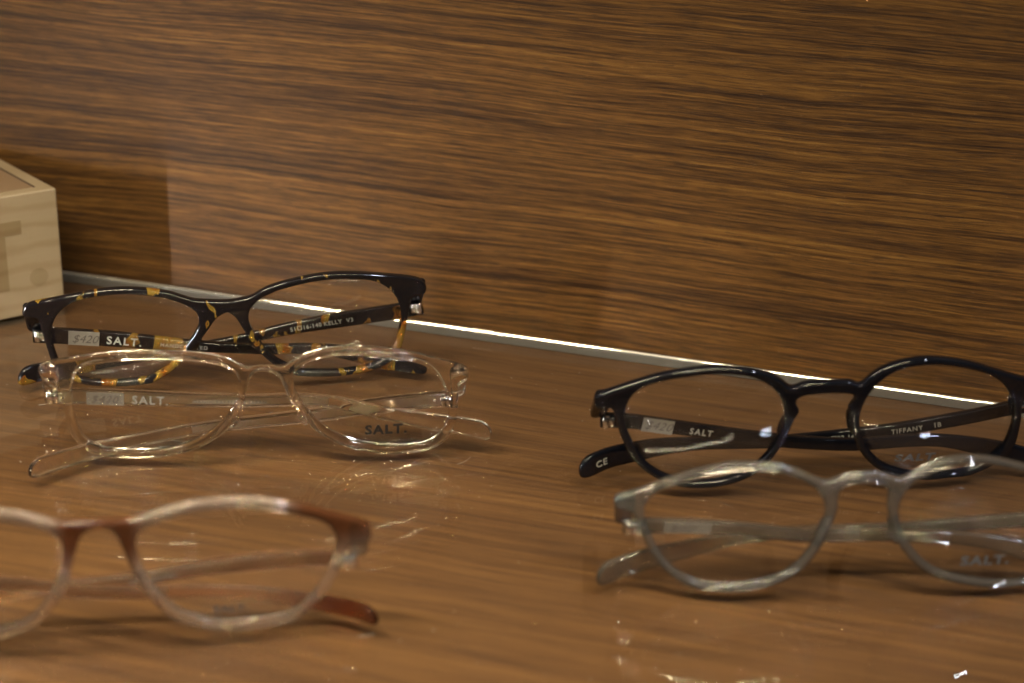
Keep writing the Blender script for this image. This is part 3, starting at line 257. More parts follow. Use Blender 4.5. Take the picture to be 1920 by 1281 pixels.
[9.12,25.96],[8.89,26.85],[8.64,27.72],[8.34,28.57],[7.99,29.39],[7.63,30.17],[7.36,30.92],[7.34,31.65],[7.56,32.39],[7.89,33.15],[8.19,33.96],[8.36,34.81],
[8.33,35.63],[8.06,36.35],[7.57,36.9],[6.94,37.27],[6.23,37.48],[5.49,37.6],[4.73,37.67],[3.96,37.71],[3.18,37.74],[2.4,37.77],[1.61,37.81],[0.81,37.84],
[0.0,37.86]],'open2':[[63.06,24.04],[62.64,25.76],[62.06,27.53],[61.31,29.34],[60.37,31.16],[59.24,32.98],[57.92,34.77],[56.44,36.48],[54.8,38.09],[52.99,39.51],[51.13,40.69],[49.29,41.71],
[47.49,42.53],[45.75,43.17],[44.11,43.75],[42.56,44.33],[41.06,44.78],[39.62,45.17],[38.22,45.53],[36.87,45.85],[35.55,46.12],[34.25,46.38],[32.97,46.6],[31.69,46.78],
[30.43,46.91],[29.17,46.98],[27.92,46.97],[26.69,46.88],[25.43,46.77],[24.16,46.62],[22.89,46.38],[21.62,46.04],[20.38,45.57],[19.2,44.94],[18.07,44.16],[17.0,43.25],
[16.0,42.22],[15.06,41.07],[14.22,39.8],[13.47,38.44],[12.83,36.99],[12.3,35.47],[11.89,33.9],[11.6,32.3],[11.41,30.67],[11.37,29.02],[11.52,27.37],[11.84,25.74],
[12.26,24.14],[12.79,22.59],[13.41,21.07],[14.04,19.58],[14.72,18.12],[15.5,16.69],[16.36,15.3],[17.31,13.94],[18.35,12.62],[19.48,11.35],[20.7,10.11],[22.04,8.96],
[23.51,7.91],[25.07,6.95],[26.72,6.09],[28.43,5.34],[30.18,4.68],[31.94,4.09],[33.72,3.57],[35.52,3.14],[37.31,2.78],[39.1,2.5],[40.88,2.3],[42.64,2.15],
[44.39,2.06],[46.13,2.04],[47.83,2.1],[49.49,2.26],[51.07,2.55],[52.57,2.96],[54.0,3.44],[55.37,3.98],[56.66,4.6],[57.88,5.29],[59.01,6.05],[60.05,6.89],
[60.96,7.83],[61.72,8.86],[62.34,9.97],[62.81,11.16],[63.13,12.43],[63.33,13.75],[63.47,15.09],[63.58,16.45],[63.65,17.84],[63.64,19.29],[63.53,20.81],[63.34,22.39]],'tm':{'L':[[-66.35,10.0,21.59],[-64.36,9.73,21.6],[-62.37,9.47,21.61],[-60.38,9.24,21.58],[-58.38,9.07,21.47],[-56.39,8.98,21.27],[-54.4,8.94,20.99],[-52.42,8.95,20.66],[-50.45,8.97,20.31],[-48.47,8.99,19.95],[-46.5,9.0,19.59],[-44.52,9.0,19.23],
[-42.55,9.0,18.86],[-40.58,9.0,18.49],[-38.61,9.0,18.12],[-36.63,9.0,17.75],[-34.66,9.0,17.39],[-32.69,9.0,17.03],[-30.71,9.0,16.68],[-28.73,9.0,16.34],[-26.76,9.0,16.0],[-24.78,9.0,15.66],[-22.8,9.0,15.33],[-20.82,9.0,14.99],
[-18.84,9.0,14.66],[-16.86,9.0,14.32],[-14.89,9.0,13.98],[-12.91,9.0,13.65],[-10.93,9.0,13.34],[-8.94,9.0,13.04],[-6.95,9.0,12.76],[-4.96,9.0,12.49],[-2.97,9.0,12.25],[-0.98,9.0,12.02],[1.02,9.0,11.81],[3.01,9.0,11.62],
[5.01,9.0,11.44],[7.01,9.0,11.27],[9.01,9.0,11.11],[11.01,9.0,10.98],[13.02,9.0,10.89],[15.02,9.0,10.84],[17.03,9.0,10.84],[19.04,9.0,10.89],[21.04,9.0,10.97],[23.04,9.0,11.09],[25.05,9.0,11.21],[27.05,9.0,11.33],
[29.05,9.0,11.44],[31.06,9.0,11.53],[33.06,9.0,11.59],[35.07,9.0,11.62],[37.08,9.0,11.62],[39.08,9.0,11.59],[41.09,9.0,11.52],[43.09,9.0,11.39],[45.09,9.0,11.19],[47.07,9.01,10.91],[49.05,9.03,10.57],[51.02,9.05,10.17],
[52.98,9.06,9.74],[54.93,9.06,9.29],[56.88,9.03,8.83],[58.84,8.97,8.37],[60.78,8.87,7.9],[62.73,8.73,7.42],[64.66,8.56,6.92],[66.59,8.34,6.41],[68.52,8.1,5.9],[70.43,7.82,5.37],[72.34,7.51,4.82],[74.24,7.17,4.27],
[76.13,6.75,3.74],[78.0,6.2,3.29],[79.83,5.43,2.99],[81.54,4.4,2.88],[83.15,3.2,2.92],[84.71,1.94,3.0]],'R':[[75.74,10.0,22.92],[73.78,10.21,22.6],[71.82,10.43,22.27],[69.87,10.66,21.91],[67.94,10.91,21.49],[66.03,11.18,20.99],[64.14,11.49,20.43],[62.26,11.8,19.83],[60.39,12.12,19.22],[58.51,12.42,18.63],[56.61,12.7,18.06],[54.7,12.96,17.54],
[52.79,13.19,17.04],[50.86,13.41,16.56],[48.93,13.63,16.1],[47.0,13.83,15.65],[45.06,14.03,15.2],[43.13,14.22,14.77],[41.19,14.41,14.34],[39.24,14.59,13.93],[37.3,14.77,13.53],[35.34,14.94,13.15],[33.39,15.09,12.79],[31.43,15.24,12.45],
[29.46,15.38,12.14],[27.49,15.5,11.85],[25.52,15.61,11.58],[23.54,15.72,11.33],[21.56,15.83,11.09],[19.58,15.93,10.85],[17.61,16.04,10.61],[15.63,16.14,10.38],[13.65,16.25,10.15],[11.67,16.35,9.92],[9.69,16.45,9.7],[7.71,16.55,9.49],
[5.72,16.65,9.28],[3.74,16.75,9.07],[1.76,16.84,8.88],[-0.23,16.92,8.7],[-2.22,16.99,8.53],[-4.21,17.04,8.4],[-6.2,17.06,8.3],[-8.19,17.05,8.26],[-10.19,17.02,8.26],[-12.19,17.01,8.27],[-14.18,17.01,8.28],[-16.18,17.02,8.3],
[-18.17,17.04,8.32],[-20.17,17.05,8.35],[-22.16,17.06,8.38],[-24.16,17.07,8.41],[-26.15,17.07,8.44],[-28.15,17.05,8.47],[-30.14,17.01,8.48],[-32.14,16.94,8.49],[-34.13,16.85,8.49],[-36.12,16.72,8.49],[-38.11,16.57,8.48],[-40.1,16.41,8.46],
[-42.09,16.23,8.41],[-44.07,16.05,8.32],[-46.05,15.89,8.18],[-48.03,15.72,7.97],[-50.0,15.53,7.71],[-51.96,15.26,7.46],[-53.91,14.89,7.28],[-55.85,14.41,7.18],[-57.76,13.84,7.14],[-59.65,13.22,7.09],[-61.53,12.55,6.99],[-63.39,11.85,6.8],
[-65.22,11.11,6.5],[-67.03,10.35,6.12],[-68.82,9.57,5.71],[-70.6,8.78,5.28],[-72.38,8.0,4.85]]}},'P5':{'pose':[-12.1768,-141.6458,0.3414,0.0632],'side':-1,'outer':[[0.0,38.02],[0.9,37.99],[1.79,37.93],[2.69,37.84],[3.58,37.75],[4.47,37.63],[5.35,37.47],[6.22,37.24],[7.05,36.94],[7.87,36.58],[8.68,36.2],[9.51,35.86],
[10.35,35.62],[11.2,35.56],[12.06,35.67],[12.91,35.93],[13.74,36.26],[14.56,36.63],[15.37,37.0],[16.19,37.38],[17.01,37.74],[17.84,38.1],[18.67,38.45],[19.5,38.8],
[20.33,39.13],[21.18,39.43],[22.04,39.69],[22.91,39.92],[23.78,40.12],[24.67,40.28],[25.56,40.42],[26.45,40.54],[27.34,40.64],[28.24,40.71],[29.14,40.77],[30.03,40.81],
[30.93,40.83],[31.83,40.82],[32.73,40.79],[33.63,40.75],[34.53,40.68],[35.42,40.6],[36.32,40.5],[37.21,40.37],[38.09,40.23],[38.98,40.07],[39.86,39.9],[40.74,39.71],
[41.62,39.5],[42.49,39.29],[43.36,39.06],[44.23,38.82],[45.09,38.58],[45.96,38.32],[46.82,38.06],[47.67,37.79],[48.53,37.5],[49.38,37.21],[50.22,36.9],[51.06,36.58],
[51.9,36.25],[52.73,35.91],[53.56,35.56],[54.39,35.2],[55.21,34.84],[56.03,34.46],[56.84,34.08],[57.65,33.68],[58.45,33.27],[59.25,32.86],[60.05,32.44],[60.85,32.05],
[61.67,31.68],[62.5,31.33],[63.34,31.02],[64.19,30.72],[65.05,30.44],[65.9,30.15],[66.75,29.87],[67.57,29.55],[68.3,29.14],[68.84,28.56],[69.16,27.81],[69.25,26.98],
[69.13,26.17],[68.77,25.49],[68.16,25.02],[67.38,24.77],[66.52,24.65],[65.66,24.55],[64.87,24.32],[64.23,23.86],[63.74,23.19],[63.36,22.4],[63.02,21.58],[62.67,20.75],
[62.31,19.93],[61.94,19.11],[61.58,18.28],[61.22,17.46],[60.86,16.63],[60.51,15.8],[60.16,14.98],[59.78,14.16],[59.39,13.35],[58.96,12.56],[58.51,11.79],[58.02,11.03],
[57.52,10.29],[56.98,9.56],[56.43,8.86],[55.85,8.17],[55.25,7.5],[54.63,6.85],[53.99,6.22],[53.32,5.62],[52.64,5.03],[51.93,4.48],[51.21,3.95],[50.46,3.45],
[49.69,2.98],[48.9,2.56],[48.09,2.17],[47.26,1.82],[46.42,1.5],[45.57,1.22],[44.71,0.97],[43.83,0.76],[42.95,0.59],[42.06,0.46],[41.17,0.35],[40.27,0.27],
[39.38,0.21],[38.48,0.18],[37.58,0.17],[36.68,0.19],[35.78,0.23],[34.89,0.29],[33.99,0.38],[33.1,0.49],[32.21,0.62],[31.32,0.77],[30.44,0.94],[29.56,1.13],
[28.68,1.33],[27.81,1.54],[26.94,1.78],[26.08,2.02],[25.22,2.29],[24.36,2.57],[23.51,2.87],[22.68,3.19],[21.85,3.54],[21.03,3.92],[20.24,4.33],[19.46,4.79],
[18.71,5.28],[17.99,5.82],[17.31,6.4],[16.65,7.01],[16.02,7.65],[15.41,8.31],[14.83,8.99],[14.27,9.7],[13.73,10.42],[13.23,11.16],[12.75,11.92],[12.3,12.7],
[11.87,13.49],[11.46,14.29],[11.06,15.1],[10.69,15.92],[10.34,16.74],[10.02,17.58],[9.71,18.43],[9.42,19.28],[9.13,20.13],[8.85,20.99],[8.58,21.85],[8.33,22.71],
[8.1,23.58],[7.88,24.45],[7.68,25.33],[7.51,26.21],[7.39,27.1],[7.34,27.99],[7.37,28.88],[7.43,29.77],[7.45,30.65],[7.37,31.52],[7.12,32.35],[6.68,33.06],
[6.06,33.62],[5.3,34.01],[4.46,34.26],[3.58,34.43],[2.69,34.53],[1.8,34.6],[0.9,34.64],[0.0,34.66]],'open':[[59.86,20.55],[60.37,22.16],[60.78,23.84],[60.83,25.54],[60.51,27.19],[59.74,28.7],[58.48,29.99],[57.08,31.1],[55.51,32.0],[53.85,32.7],[52.3,33.32],[50.97,33.98],
[49.62,34.51],[48.32,34.98],[47.06,35.4],[45.85,35.79],[44.68,36.15],[43.53,36.48],[42.4,36.78],[41.29,37.06],[40.18,37.32],[39.07,37.56],[37.95,37.77],[36.83,37.95],
[35.69,38.1],[34.53,38.22],[33.35,38.31],[32.15,38.36],[30.91,38.38],[29.65,38.34],[28.36,38.25],[27.02,38.13],[25.64,37.96],[24.23,37.7],[22.81,37.33],[21.42,36.82],
[19.96,36.28],[18.43,35.69],[16.91,34.96],[15.43,34.08],[14.0,33.07],[12.81,31.83],[11.91,30.39],[11.21,28.85],[10.74,27.23],[10.6,25.54],[10.77,23.83],[11.09,22.16],
[11.57,20.55],[12.16,19.01],[12.77,17.54],[13.32,16.11],[13.98,14.74],[14.72,13.44],[15.53,12.21],[16.35,11.02],[17.26,9.92],[18.23,8.9],[19.27,7.97],[20.38,7.14],
[21.54,6.42],[22.76,5.82],[23.98,5.31],[25.2,4.88],[26.4,4.49],[27.59,4.14],[28.76,3.83],[29.92,3.56],[31.07,3.31],[32.22,3.1],[33.37,2.92],[34.53,2.78],
[35.69,2.69],[36.86,2.63],[38.05,2.63],[39.25,2.66],[40.46,2.74],[41.69,2.88],[42.92,3.09],[44.16,3.38],[45.39,3.74],[46.61,4.2],[47.8,4.77],[48.96,5.42],
[50.08,6.16],[51.16,6.99],[52.18,7.9],[53.16,8.88],[54.11,9.91],[55.01,11.02],[55.86,12.2],[56.63,13.44],[57.33,14.75],[57.9,16.13],[58.53,17.54],[59.22,19.01]],'outer2':[[0.0,38.02],[0.8,38.0],[1.6,37.94],[2.39,37.88],[3.17,37.82],[3.94,37.73],[4.7,37.62],[5.44,37.44],[6.16,37.18],[6.86,36.88],[7.57,36.55],[8.28,36.28],
[9.0,36.11],[9.72,36.11],[10.43,36.31],[11.21,36.6],[11.97,36.98],[12.7,37.39],[13.42,37.81],[14.14,38.23],[14.86,38.64],[15.57,39.04],[16.29,39.43],[17.0,39.82],
[17.71,40.2],[18.43,40.54],[19.17,40.85],[19.92,41.12],[20.69,41.35],[21.46,41.55],[22.24,41.73],[23.02,41.88],[23.81,42.02],[24.61,42.13],[25.41,42.22],[26.22,42.28],
[27.04,42.33],[27.86,42.35],[28.69,42.34],[29.52,42.32],[30.36,42.27],[31.21,42.21],[32.06,42.12],[32.92,42.01],[33.79,41.88],[34.66,41.73],[35.54,41.55],[36.43,41.37],
[37.32,41.16],[38.22,40.94],[39.12,40.71],[40.03,40.47],[40.94,40.21],[41.86,39.95],[42.79,39.67],[43.72,39.38],[44.66,39.08],[45.6,38.76],[46.55,38.43],[47.51,38.09],
[48.47,37.73],[49.44,37.36],[50.42,36.97],[51.4,36.58],[52.39,36.18],[53.38,35.77],[54.38,35.34],[55.39,34.89],[56.41,34.44],[57.43,33.99],[58.46,33.54],[59.48,33.11],
[60.51,32.71],[61.52,32.34],[62.54,31.99],[63.55,31.67],[64.56,31.36],[65.56,31.05],[66.57,30.74],[67.56,30.4],[68.51,29.95],[69.37,29.32],[70.08,28.51],[70.62,27.6],
[70.93,26.72],[70.93,25.98],[70.57,25.47],[69.92,25.2],[69.12,25.07],[68.32,24.96],[67.66,24.71],[67.25,24.21],[67.12,23.48],[67.15,22.62],[67.24,21.72],[67.31,20.82],
[67.38,19.93],[67.43,19.03],[67.49,18.14],[67.54,17.24],[67.61,16.34],[67.68,15.44],[67.73,14.54],[67.77,13.65],[67.77,12.77],[67.74,11.91],[67.67,11.07],[67.55,10.25],
[67.32,9.46],[67.03,8.7],[66.7,7.97],[66.32,7.25],[65.9,6.55],[65.44,5.88],[64.94,5.23],[64.39,4.62],[63.79,4.02],[63.16,3.46],[62.48,2.92],[61.76,2.42],
[60.99,1.96],[60.16,1.55],[59.3,1.18],[58.39,0.84],[57.45,0.54],[56.48,0.28],[55.47,0.06],[54.44,0.0],[53.38,0.0],[52.29,0.0],[51.19,0.0],[50.08,0.0],
[48.96,0.0],[47.82,0.0],[46.68,0.0],[45.53,0.0],[44.38,0.0],[43.22,0.0],[42.06,0.0],[40.89,0.02],[39.73,0.19],[38.56,0.38],[37.4,0.59],[36.24,0.81],
[35.09,1.04],[33.94,1.29],[32.79,1.56],[31.65,1.83],[30.51,2.13],[29.38,2.44],[28.27,2.77],[27.16,3.12],[26.06,3.49],[24.98,3.9],[23.92,4.33],[22.89,4.81],
[21.89,5.33],[20.92,5.88],[20.0,6.48],[19.11,7.11],[18.26,7.77],[17.43,8.45],[16.64,9.15],[15.89,9.86],[15.17,10.6],[14.48,11.35],[13.84,12.13],[13.22,12.91],
[12.63,13.71],[12.05,14.52],[11.51,15.33],[11.01,16.14],[10.54,16.97],[10.11,17.81],[9.71,18.66],[9.34,19.5],[8.97,20.35],[8.63,21.21],[8.3,22.06],[8.0,22.92],
[7.72,23.79],[7.46,24.66],[7.23,25.53],[7.02,26.41],[6.87,27.3],[6.78,28.19],[6.77,29.09],[6.79,29.99],[6.77,30.88],[6.66,31.75],[6.4,32.57],[5.98,33.26],
[5.42,33.79],[4.73,34.14],[3.98,34.36],[3.21,34.49],[2.41,34.57],[1.61,34.61],[0.81,34.64],[0.0,34.66]],'open2':[[64.6,20.6],[64.28,22.36],[63.81,24.19],[62.97,26.03],[61.77,27.83],[60.19,29.48],[58.24,30.87],[56.22,32.1],[54.18,33.1],[52.16,33.88],[50.32,34.56],[48.69,35.28],
[47.12,35.86],[45.63,36.37],[44.23,36.83],[42.89,37.24],[41.61,37.62],[40.37,37.96],[39.17,38.27],[38.0,38.56],[36.84,38.83],[35.7,39.06],[34.57,39.27],[33.45,39.44],
[32.32,39.58],[31.2,39.68],[30.06,39.75],[28.92,39.78],[27.76,39.76],[26.59,39.69],[25.4,39.56],[24.18,39.4],[22.93,39.17],[21.67,38.86],[20.41,38.44],[19.2,37.86],
[17.92,37.25],[16.56,36.58],[15.21,35.78],[13.91,34.82],[12.64,33.73],[11.62,32.42],[10.89,30.92],[10.39,29.3],[10.09,27.62],[10.1,25.9],[10.42,24.17],[10.91,22.5],
[11.58,20.89],[12.4,19.34],[13.24,17.85],[14.02,16.4],[14.95,15.01],[15.96,13.69],[17.07,12.44],[18.2,11.23],[19.43,10.09],[20.75,9.04],[22.15,8.08],[23.63,7.22],
[25.18,6.47],[26.77,5.83],[28.38,5.29],[29.97,4.82],[31.54,4.39],[33.08,4.0],[34.6,3.65],[36.11,3.34],[37.61,3.05],[39.1,2.79],[40.59,2.57],[42.07,2.39],
[43.56,2.25],[45.05,2.15],[46.53,2.1],[48.02,2.09],[49.52,2.13],[51.01,2.22],[52.49,2.39],[53.93,2.65],[55.33,2.98],[56.68,3.42],[57.93,3.97],[59.1,4.62],
[60.18,5.36],[61.15,6.2],[62.0,7.13],[62.76,8.15],[63.43,9.22],[64.0,10.38],[64.44,11.62],[64.75,12.93],[64.92,14.32],[64.88,15.8],[64.81,17.33],[64.76,18.92]],'tm':{'L':[[-66.26,10.0,18.12],[-64.28,9.87,18.15],[-62.3,9.74,18.19],[-60.31,9.6,18.24],[-58.33,9.46,18.29],[-56.35,9.33,18.32],[-54.36,9.21,18.34],[-52.38,9.11,18.33],[-50.39,9.03,18.3],[-48.41,8.98,18.23],[-46.42,8.95,18.14],[-44.44,8.93,18.01],
[-42.45,8.94,17.87],[-40.47,8.95,17.71],[-38.49,8.96,17.54],[-36.51,8.98,17.35],[-34.53,8.99,17.16],[-32.56,9.0,16.95],[-30.58,9.0,16.71],[-28.61,9.0,16.45],[-26.65,9.0,16.17],[-24.68,9.0,15.88],[-22.71,9.0,15.6],[-20.74,9.0,15.34],
[-18.76,9.0,15.11],[-16.79,9.0,14.92],[-14.8,9.0,14.78],[-12.82,9.0,14.69],[-10.83,9.0,14.63],[-8.84,9.0,14.6],[-6.85,9.0,14.59],[-4.87,9.0,14.59],[-2.88,9.0,14.59],[-0.89,9.0,14.59],[1.1,9.0,14.58],[3.09,9.0,14.56],
[5.07,9.0,14.54],[7.06,9.0,14.52],[9.05,9.0,14.5],[11.04,9.0,14.47],[13.02,9.0,14.42],[15.01,9.0,14.35],[17.0,9.0,14.26],[18.98,9.0,14.17],[20.97,9.0,14.06],[22.95,9.0,13.93],[24.93,9.0,13.77],[26.91,9.0,13.59],
[28.89,9.01,13.38],[30.86,9.02,13.13],[32.83,9.03,12.85],[34.8,9.05,12.56],[36.76,9.06,12.24],[38.72,9.06,11.91],[40.68,9.03,11.57],[42.63,8.94,11.21],[44.58,8.77,10.84],[46.51,8.54,10.43],[48.43,8.28,9.98],[50.34,8.05,9.49],
[52.25,7.88,8.98],[54.16,7.74,8.45],[56.07,7.62,7.9],[57.98,7.49,7.35],[59.88,7.35,6.79],[61.78,7.16,6.23],[63.66,6.9,5.65],[65.53,6.54,5.07],[67.37,6.07,4.47],[69.18,5.54,3.87],[71.0,5.0,3.26]],'R':[[71.55,10.0,20.38],[69.59,10.18,20.08],[67.63,10.35,19.79],[65.67,10.53,19.49],[63.71,10.71,19.19],[61.75,10.89,18.89],[59.79,11.07,18.59],[57.83,11.25,18.29],[55.87,11.42,18.0],[53.91,11.6,17.71],[51.95,11.77,17.42],[49.98,11.94,17.15],
[48.02,12.11,16.88],[46.05,12.27,16.64],[44.08,12.44,16.41],[42.11,12.59,16.2],[40.13,12.74,16.0],[38.16,12.87,15.79],[36.18,12.99,15.58],[34.21,13.11,15.36],[32.23,13.21,15.12],[30.26,13.31,14.88],[28.29,13.41,14.64],[26.31,13.51,14.41],
[24.34,13.6,14.18],[22.36,13.69,13.96],[20.38,13.79,13.75],[18.41,13.88,13.55],[16.43,13.98,13.37],[14.44,14.08,13.22],[12.46,14.18,13.08],[10.48,14.29,12.96],[8.49,14.4,12.85],[6.51,14.5,12.75],[4.52,14.61,12.66],[2.54,14.71,12.58],
[0.55,14.81,12.5],[-1.44,14.89,12.42],[-3.42,14.97,12.35],[-5.41,15.02,12.28],[-7.4,15.05,12.23],[-9.39,15.06,12.19],[-11.38,15.06,12.16],[-13.37,15.04,12.12],[-15.36,15.02,12.07],[-17.35,15.01,11.99],[-19.34,15.01,11.88],[-21.32,15.03,11.76],
[-23.31,15.05,11.61],[-25.29,15.06,11.45],[-27.27,15.06,11.25],[-29.25,15.04,11.03],[-31.22,14.99,10.76],[-33.18,14.91,10.43],[-35.14,14.82,10.06],[-37.08,14.7,9.65],[-39.02,14.56,9.23],[-40.96,14.39,8.8],[-42.9,14.2,8.4],[-44.84,13.97,8.05],
[-46.79,13.68,7.75],[-48.74,13.34,7.51],[-50.68,12.95,7.29],[-52.61,12.55,7.07],[-54.55,12.15,6.81],[-56.48,11.78,6.5],[-58.4,11.44,6.13],[-60.32,11.11,5.73],[-62.23,10.74,5.31],[-64.13,10.31,4.9],[-66.0,9.76,4.5],[-67.83,9.08,4.11],
[-69.62,8.3,3.74],[-71.39,7.46,3.37],[-73.15,6.61,3.0]]}}}
# ------------------------------------------------------------------ node helpers
def mat(name):
    m = bpy.data.materials.new(name); m.use_nodes = True
    nt = m.node_tree; nt.nodes.clear()
    out = nt.nodes.new('ShaderNodeOutputMaterial')
    return m, nt, out
def N(nt, t, **kw):
    n = nt.nodes.new(t)
    for k, v in kw.items():
        if k in n.inputs.keys() if isinstance(k, str) else False: n.inputs[k].default_value = v
        else: setattr(n, k, v)
    return n
def L(nt, a, b): nt.links.new(a, b)
def math_node(nt, op, a, b=None, c=None):
    n = nt.nodes.new('ShaderNodeMath'); n.operation = op
    for i, v in enumerate((a, b, c)):
        if v is None: continue
        if isinstance(v, (int, float)): n.inputs[i].default_value = v
        else: L(nt, v, n.inputs[i])
    return n.outputs[0]
def ramp(nt, fac, stops, interp='LINEAR'):
    n = nt.nodes.new('ShaderNodeValToRGB'); cr = n.color_ramp; cr.interpolation = interp
    while len(cr.elements) < len(stops): cr.elements.new(0.5)
    for e, (p, c) in zip(cr.elements, stops):
        e.position = p; e.color = (*c, 1) if len(c) == 3 else c
    L(nt, fac, n.inputs[0]); return n.outputs[0]
def noise(nt, vec, scale=1, detail=4, rough=0.5, dist=0):
    n = nt.nodes.new('ShaderNodeTexNoise'); n.inputs['Scale'].default_value = scale
    n.inputs['Detail'].default_value = detail; n.inputs['Roughness'].default_value = rough
    n.inputs['Distortion'].default_value = dist
    L(nt, vec, n.inputs['Vector']); return n.outputs['Fac']
def mapping(nt, vec, scale, loc=(0, 0, 0)):
    n = nt.nodes.new('ShaderNodeMapping'); n.inputs['Scale'].default_value = scale; n.inputs['Location'].default_value = loc
    L(nt, vec, n.inputs['Vector']); return n.outputs[0]
def mixrgb(nt, fac, a, b, mode='MIX'):
    n = nt.nodes.new('ShaderNodeMix'); n.data_type = 'RGBA'; n.blend_type = mode
    for i, v in ((0, fac), (6, a), (7, b)):
        if isinstance(v, (int, float)): n.inputs[i].default_value = v
        elif isinstance(v, tuple): n.inputs[i].default_value = (*v, 1)
        else: L(nt, v, n.inputs[i])
    return n.outputs[2]
def principled(nt, out, **kw):
    p = nt.nodes.new('ShaderNodeBsdfPrincipled')
    for k, v in kw.items():
        k = k.replace('_', ' ')
        if isinstance(v, bpy.types.NodeSocket): L(nt, v, p.inputs[k])
        else: p.inputs[k].default_value = v
    if out: L(nt, p.outputs[0], out.inputs[0])
    return p
def bump(nt, h, strength, dist):
    b = nt.nodes.new('ShaderNodeBump'); b.inputs['Strength'].default_value = strength; b.inputs['Distance'].default_value = dist
    L(nt, h, b.inputs['Height']); return b.outputs[0]
# ------------------------------------------------------------------ materials
def walnut(name, axis, k, seed, gain=1.0, rough=0.45, contrast=1.0, hue=(0.95, 0.72)):
    """walnut veneer, grain along x; axis = the other in-plane axis"""
    m, nt, out = mat(name)
    tc = nt.nodes.new('ShaderNodeTexCoord').outputs['Object']
    sep = nt.nodes.new('ShaderNodeSeparateXYZ'); L(nt, tc, sep.inputs[0])
    x = sep.outputs['X']; v = sep.outputs[axis]
    comb = nt.nodes.new('ShaderNodeCombineXYZ'); L(nt, x, comb.inputs[0]); L(nt, v, comb.inputs[1]); comb.inputs[2].default_value = seed
    P = comb.outputs[0]
    w = noise(nt, mapping(nt, P, (4*k, 7*k, 1)), 1, 2, 0.5)
    w2 = noise(nt, mapping(nt, P, (45*k, 90*k, 1)), 1, 2, 0.5)
    vv = math_node(nt, 'ADD', v, math_node(nt, 'MULTIPLY', w, 0.015/k))
    vv = math_node(nt, 'ADD', vv, math_node(nt, 'MULTIPLY', w2, 0.0009/k))
    c2 = nt.nodes.new('ShaderNodeCombineXYZ'); L(nt, x, c2.inputs[0]); L(nt, vv, c2.inputs[1]); c2.inputs[2].default_value = seed
    Q = c2.outputs[0]
    broad = noise(nt, mapping(nt, Q, (1.8*k, 50*k, 1)), 1, 3, 0.55)
    streak = noise(nt, mapping(nt, Q, (4.2*k, 430*k, 1)), 1, 5, 0.62)
    fine = noise(nt, mapping(nt, Q, (38*k, 900*k, 1)), 1, 4, 0.65)
    pores = noise(nt, mapping(nt, Q, (70*k, 900*k, 1), (3.3, 1.1, 0)), 1, 3, 0.6)
    f = math_node(nt, 'MULTIPLY_ADD', streak, 0.70, math_node(nt, 'MULTIPLY', broad, 0.26))
    f = math_node(nt, 'MULTIPLY_ADD', fine, 0.50, f)
    f = math_node(nt, 'SUBTRACT', f, 0.73)
    f = math_node(nt, 'MULTIPLY_ADD', f, 2.3*contrast, 0.5)
    g = gain; gg, gb = hue
    c = ramp(nt, f, [(0.0, (0.040*g, 0.020*g*gg, 0.014*g*gb)), (0.28, (0.090*g, 0.042*g*gg, 0.020*g*gb)), (0.52, (0.190*g, 0.090*g*gg, 0.033*g*gb)),
                     (0.78, (0.300*g, 0.146*g*gg, 0.048*g*gb)), (1.0, (0.39*g, 0.205*g*gg, 0.072*g*gb))])
    pm = ramp(nt, pores, [(0.34, (1, 1, 1)), (0.46, (0, 0, 0))])
    pmix = math_node(nt, 'MULTIPLY', pm, 0.45*contrast)
    c = mixrgb(nt, pmix, c, (0.045*g, 0.028*g, 0.020*g))
    rg = math_node(nt, 'MULTIPLY_ADD', fine, 0.2, rough)
    principled(nt, out, Base_Color=c, Roughness=rg, Specular_IOR_Level=0.22,
               Normal=bump(nt, math_node(nt, 'SUBTRACT', fine, pmix), 0.25, 0.0003))
    return m
def sheet_glass(name, ior=1.49, rough=0.0, tint=(1, 1, 1), smudge=0.0, k=1.0):
    """thin clear sheet: what is behind shows through, both faces reflect by Fresnel"""
    m, nt, out = mat(name)
    tr = nt.nodes.new('ShaderNodeBsdfTransparent'); tr.inputs[0].default_value = (*tint, 1)
    gl = nt.nodes.new('ShaderNodeBsdfGlossy'); gl.inputs['Roughness'].default_value = rough
    gl.inputs['Color'].default_value = (1, 1, 1, 1)
    fr = nt.nodes.new('ShaderNodeLayerWeight')
    # Schlick from facing
    f5 = math_node(nt, 'POWER', fr.outputs['Facing'], 5.0)
    f0 = ((ior-1)/(ior+1))**2*k
    fac = math_node(nt, 'MULTIPLY_ADD', f5, 1-f0, f0)
    fr.inputs['Blend'].default_value = 0.5
    mx = nt.nodes.new('ShaderNodeMixShader'); L(nt, fac, mx.inputs[0]); L(nt, tr.outputs[0], mx.inputs[1]); L(nt, gl.outputs[0], mx.inputs[2])
    sh = mx.outputs[0]
    if smudge > 0:
        tc = nt.nodes.new('ShaderNodeTexCoord').outputs['Object']
        n = noise(nt, mapping(nt, tc, (14, 9, 9)), 1, 5, 0.6, 0.8)
        sm = ramp(nt, n, [(0.45, (0, 0, 0)), (0.8, (1, 1, 1))])
        df = nt.nodes.new('ShaderNodeBsdfGlossy'); df.inputs['Roughness'].default_value = 0.45
        m2 = nt.nodes.new('ShaderNodeMixShader'); L(nt, math_node(nt, 'MULTIPLY', sm, smudge), m2.inputs[0]); L(nt, sh, m2.inputs[1]); L(nt, df.outputs[0], m2.inputs[2])
        sh = m2.outputs[0]
    L(nt, sh, out.inputs[0]); return m
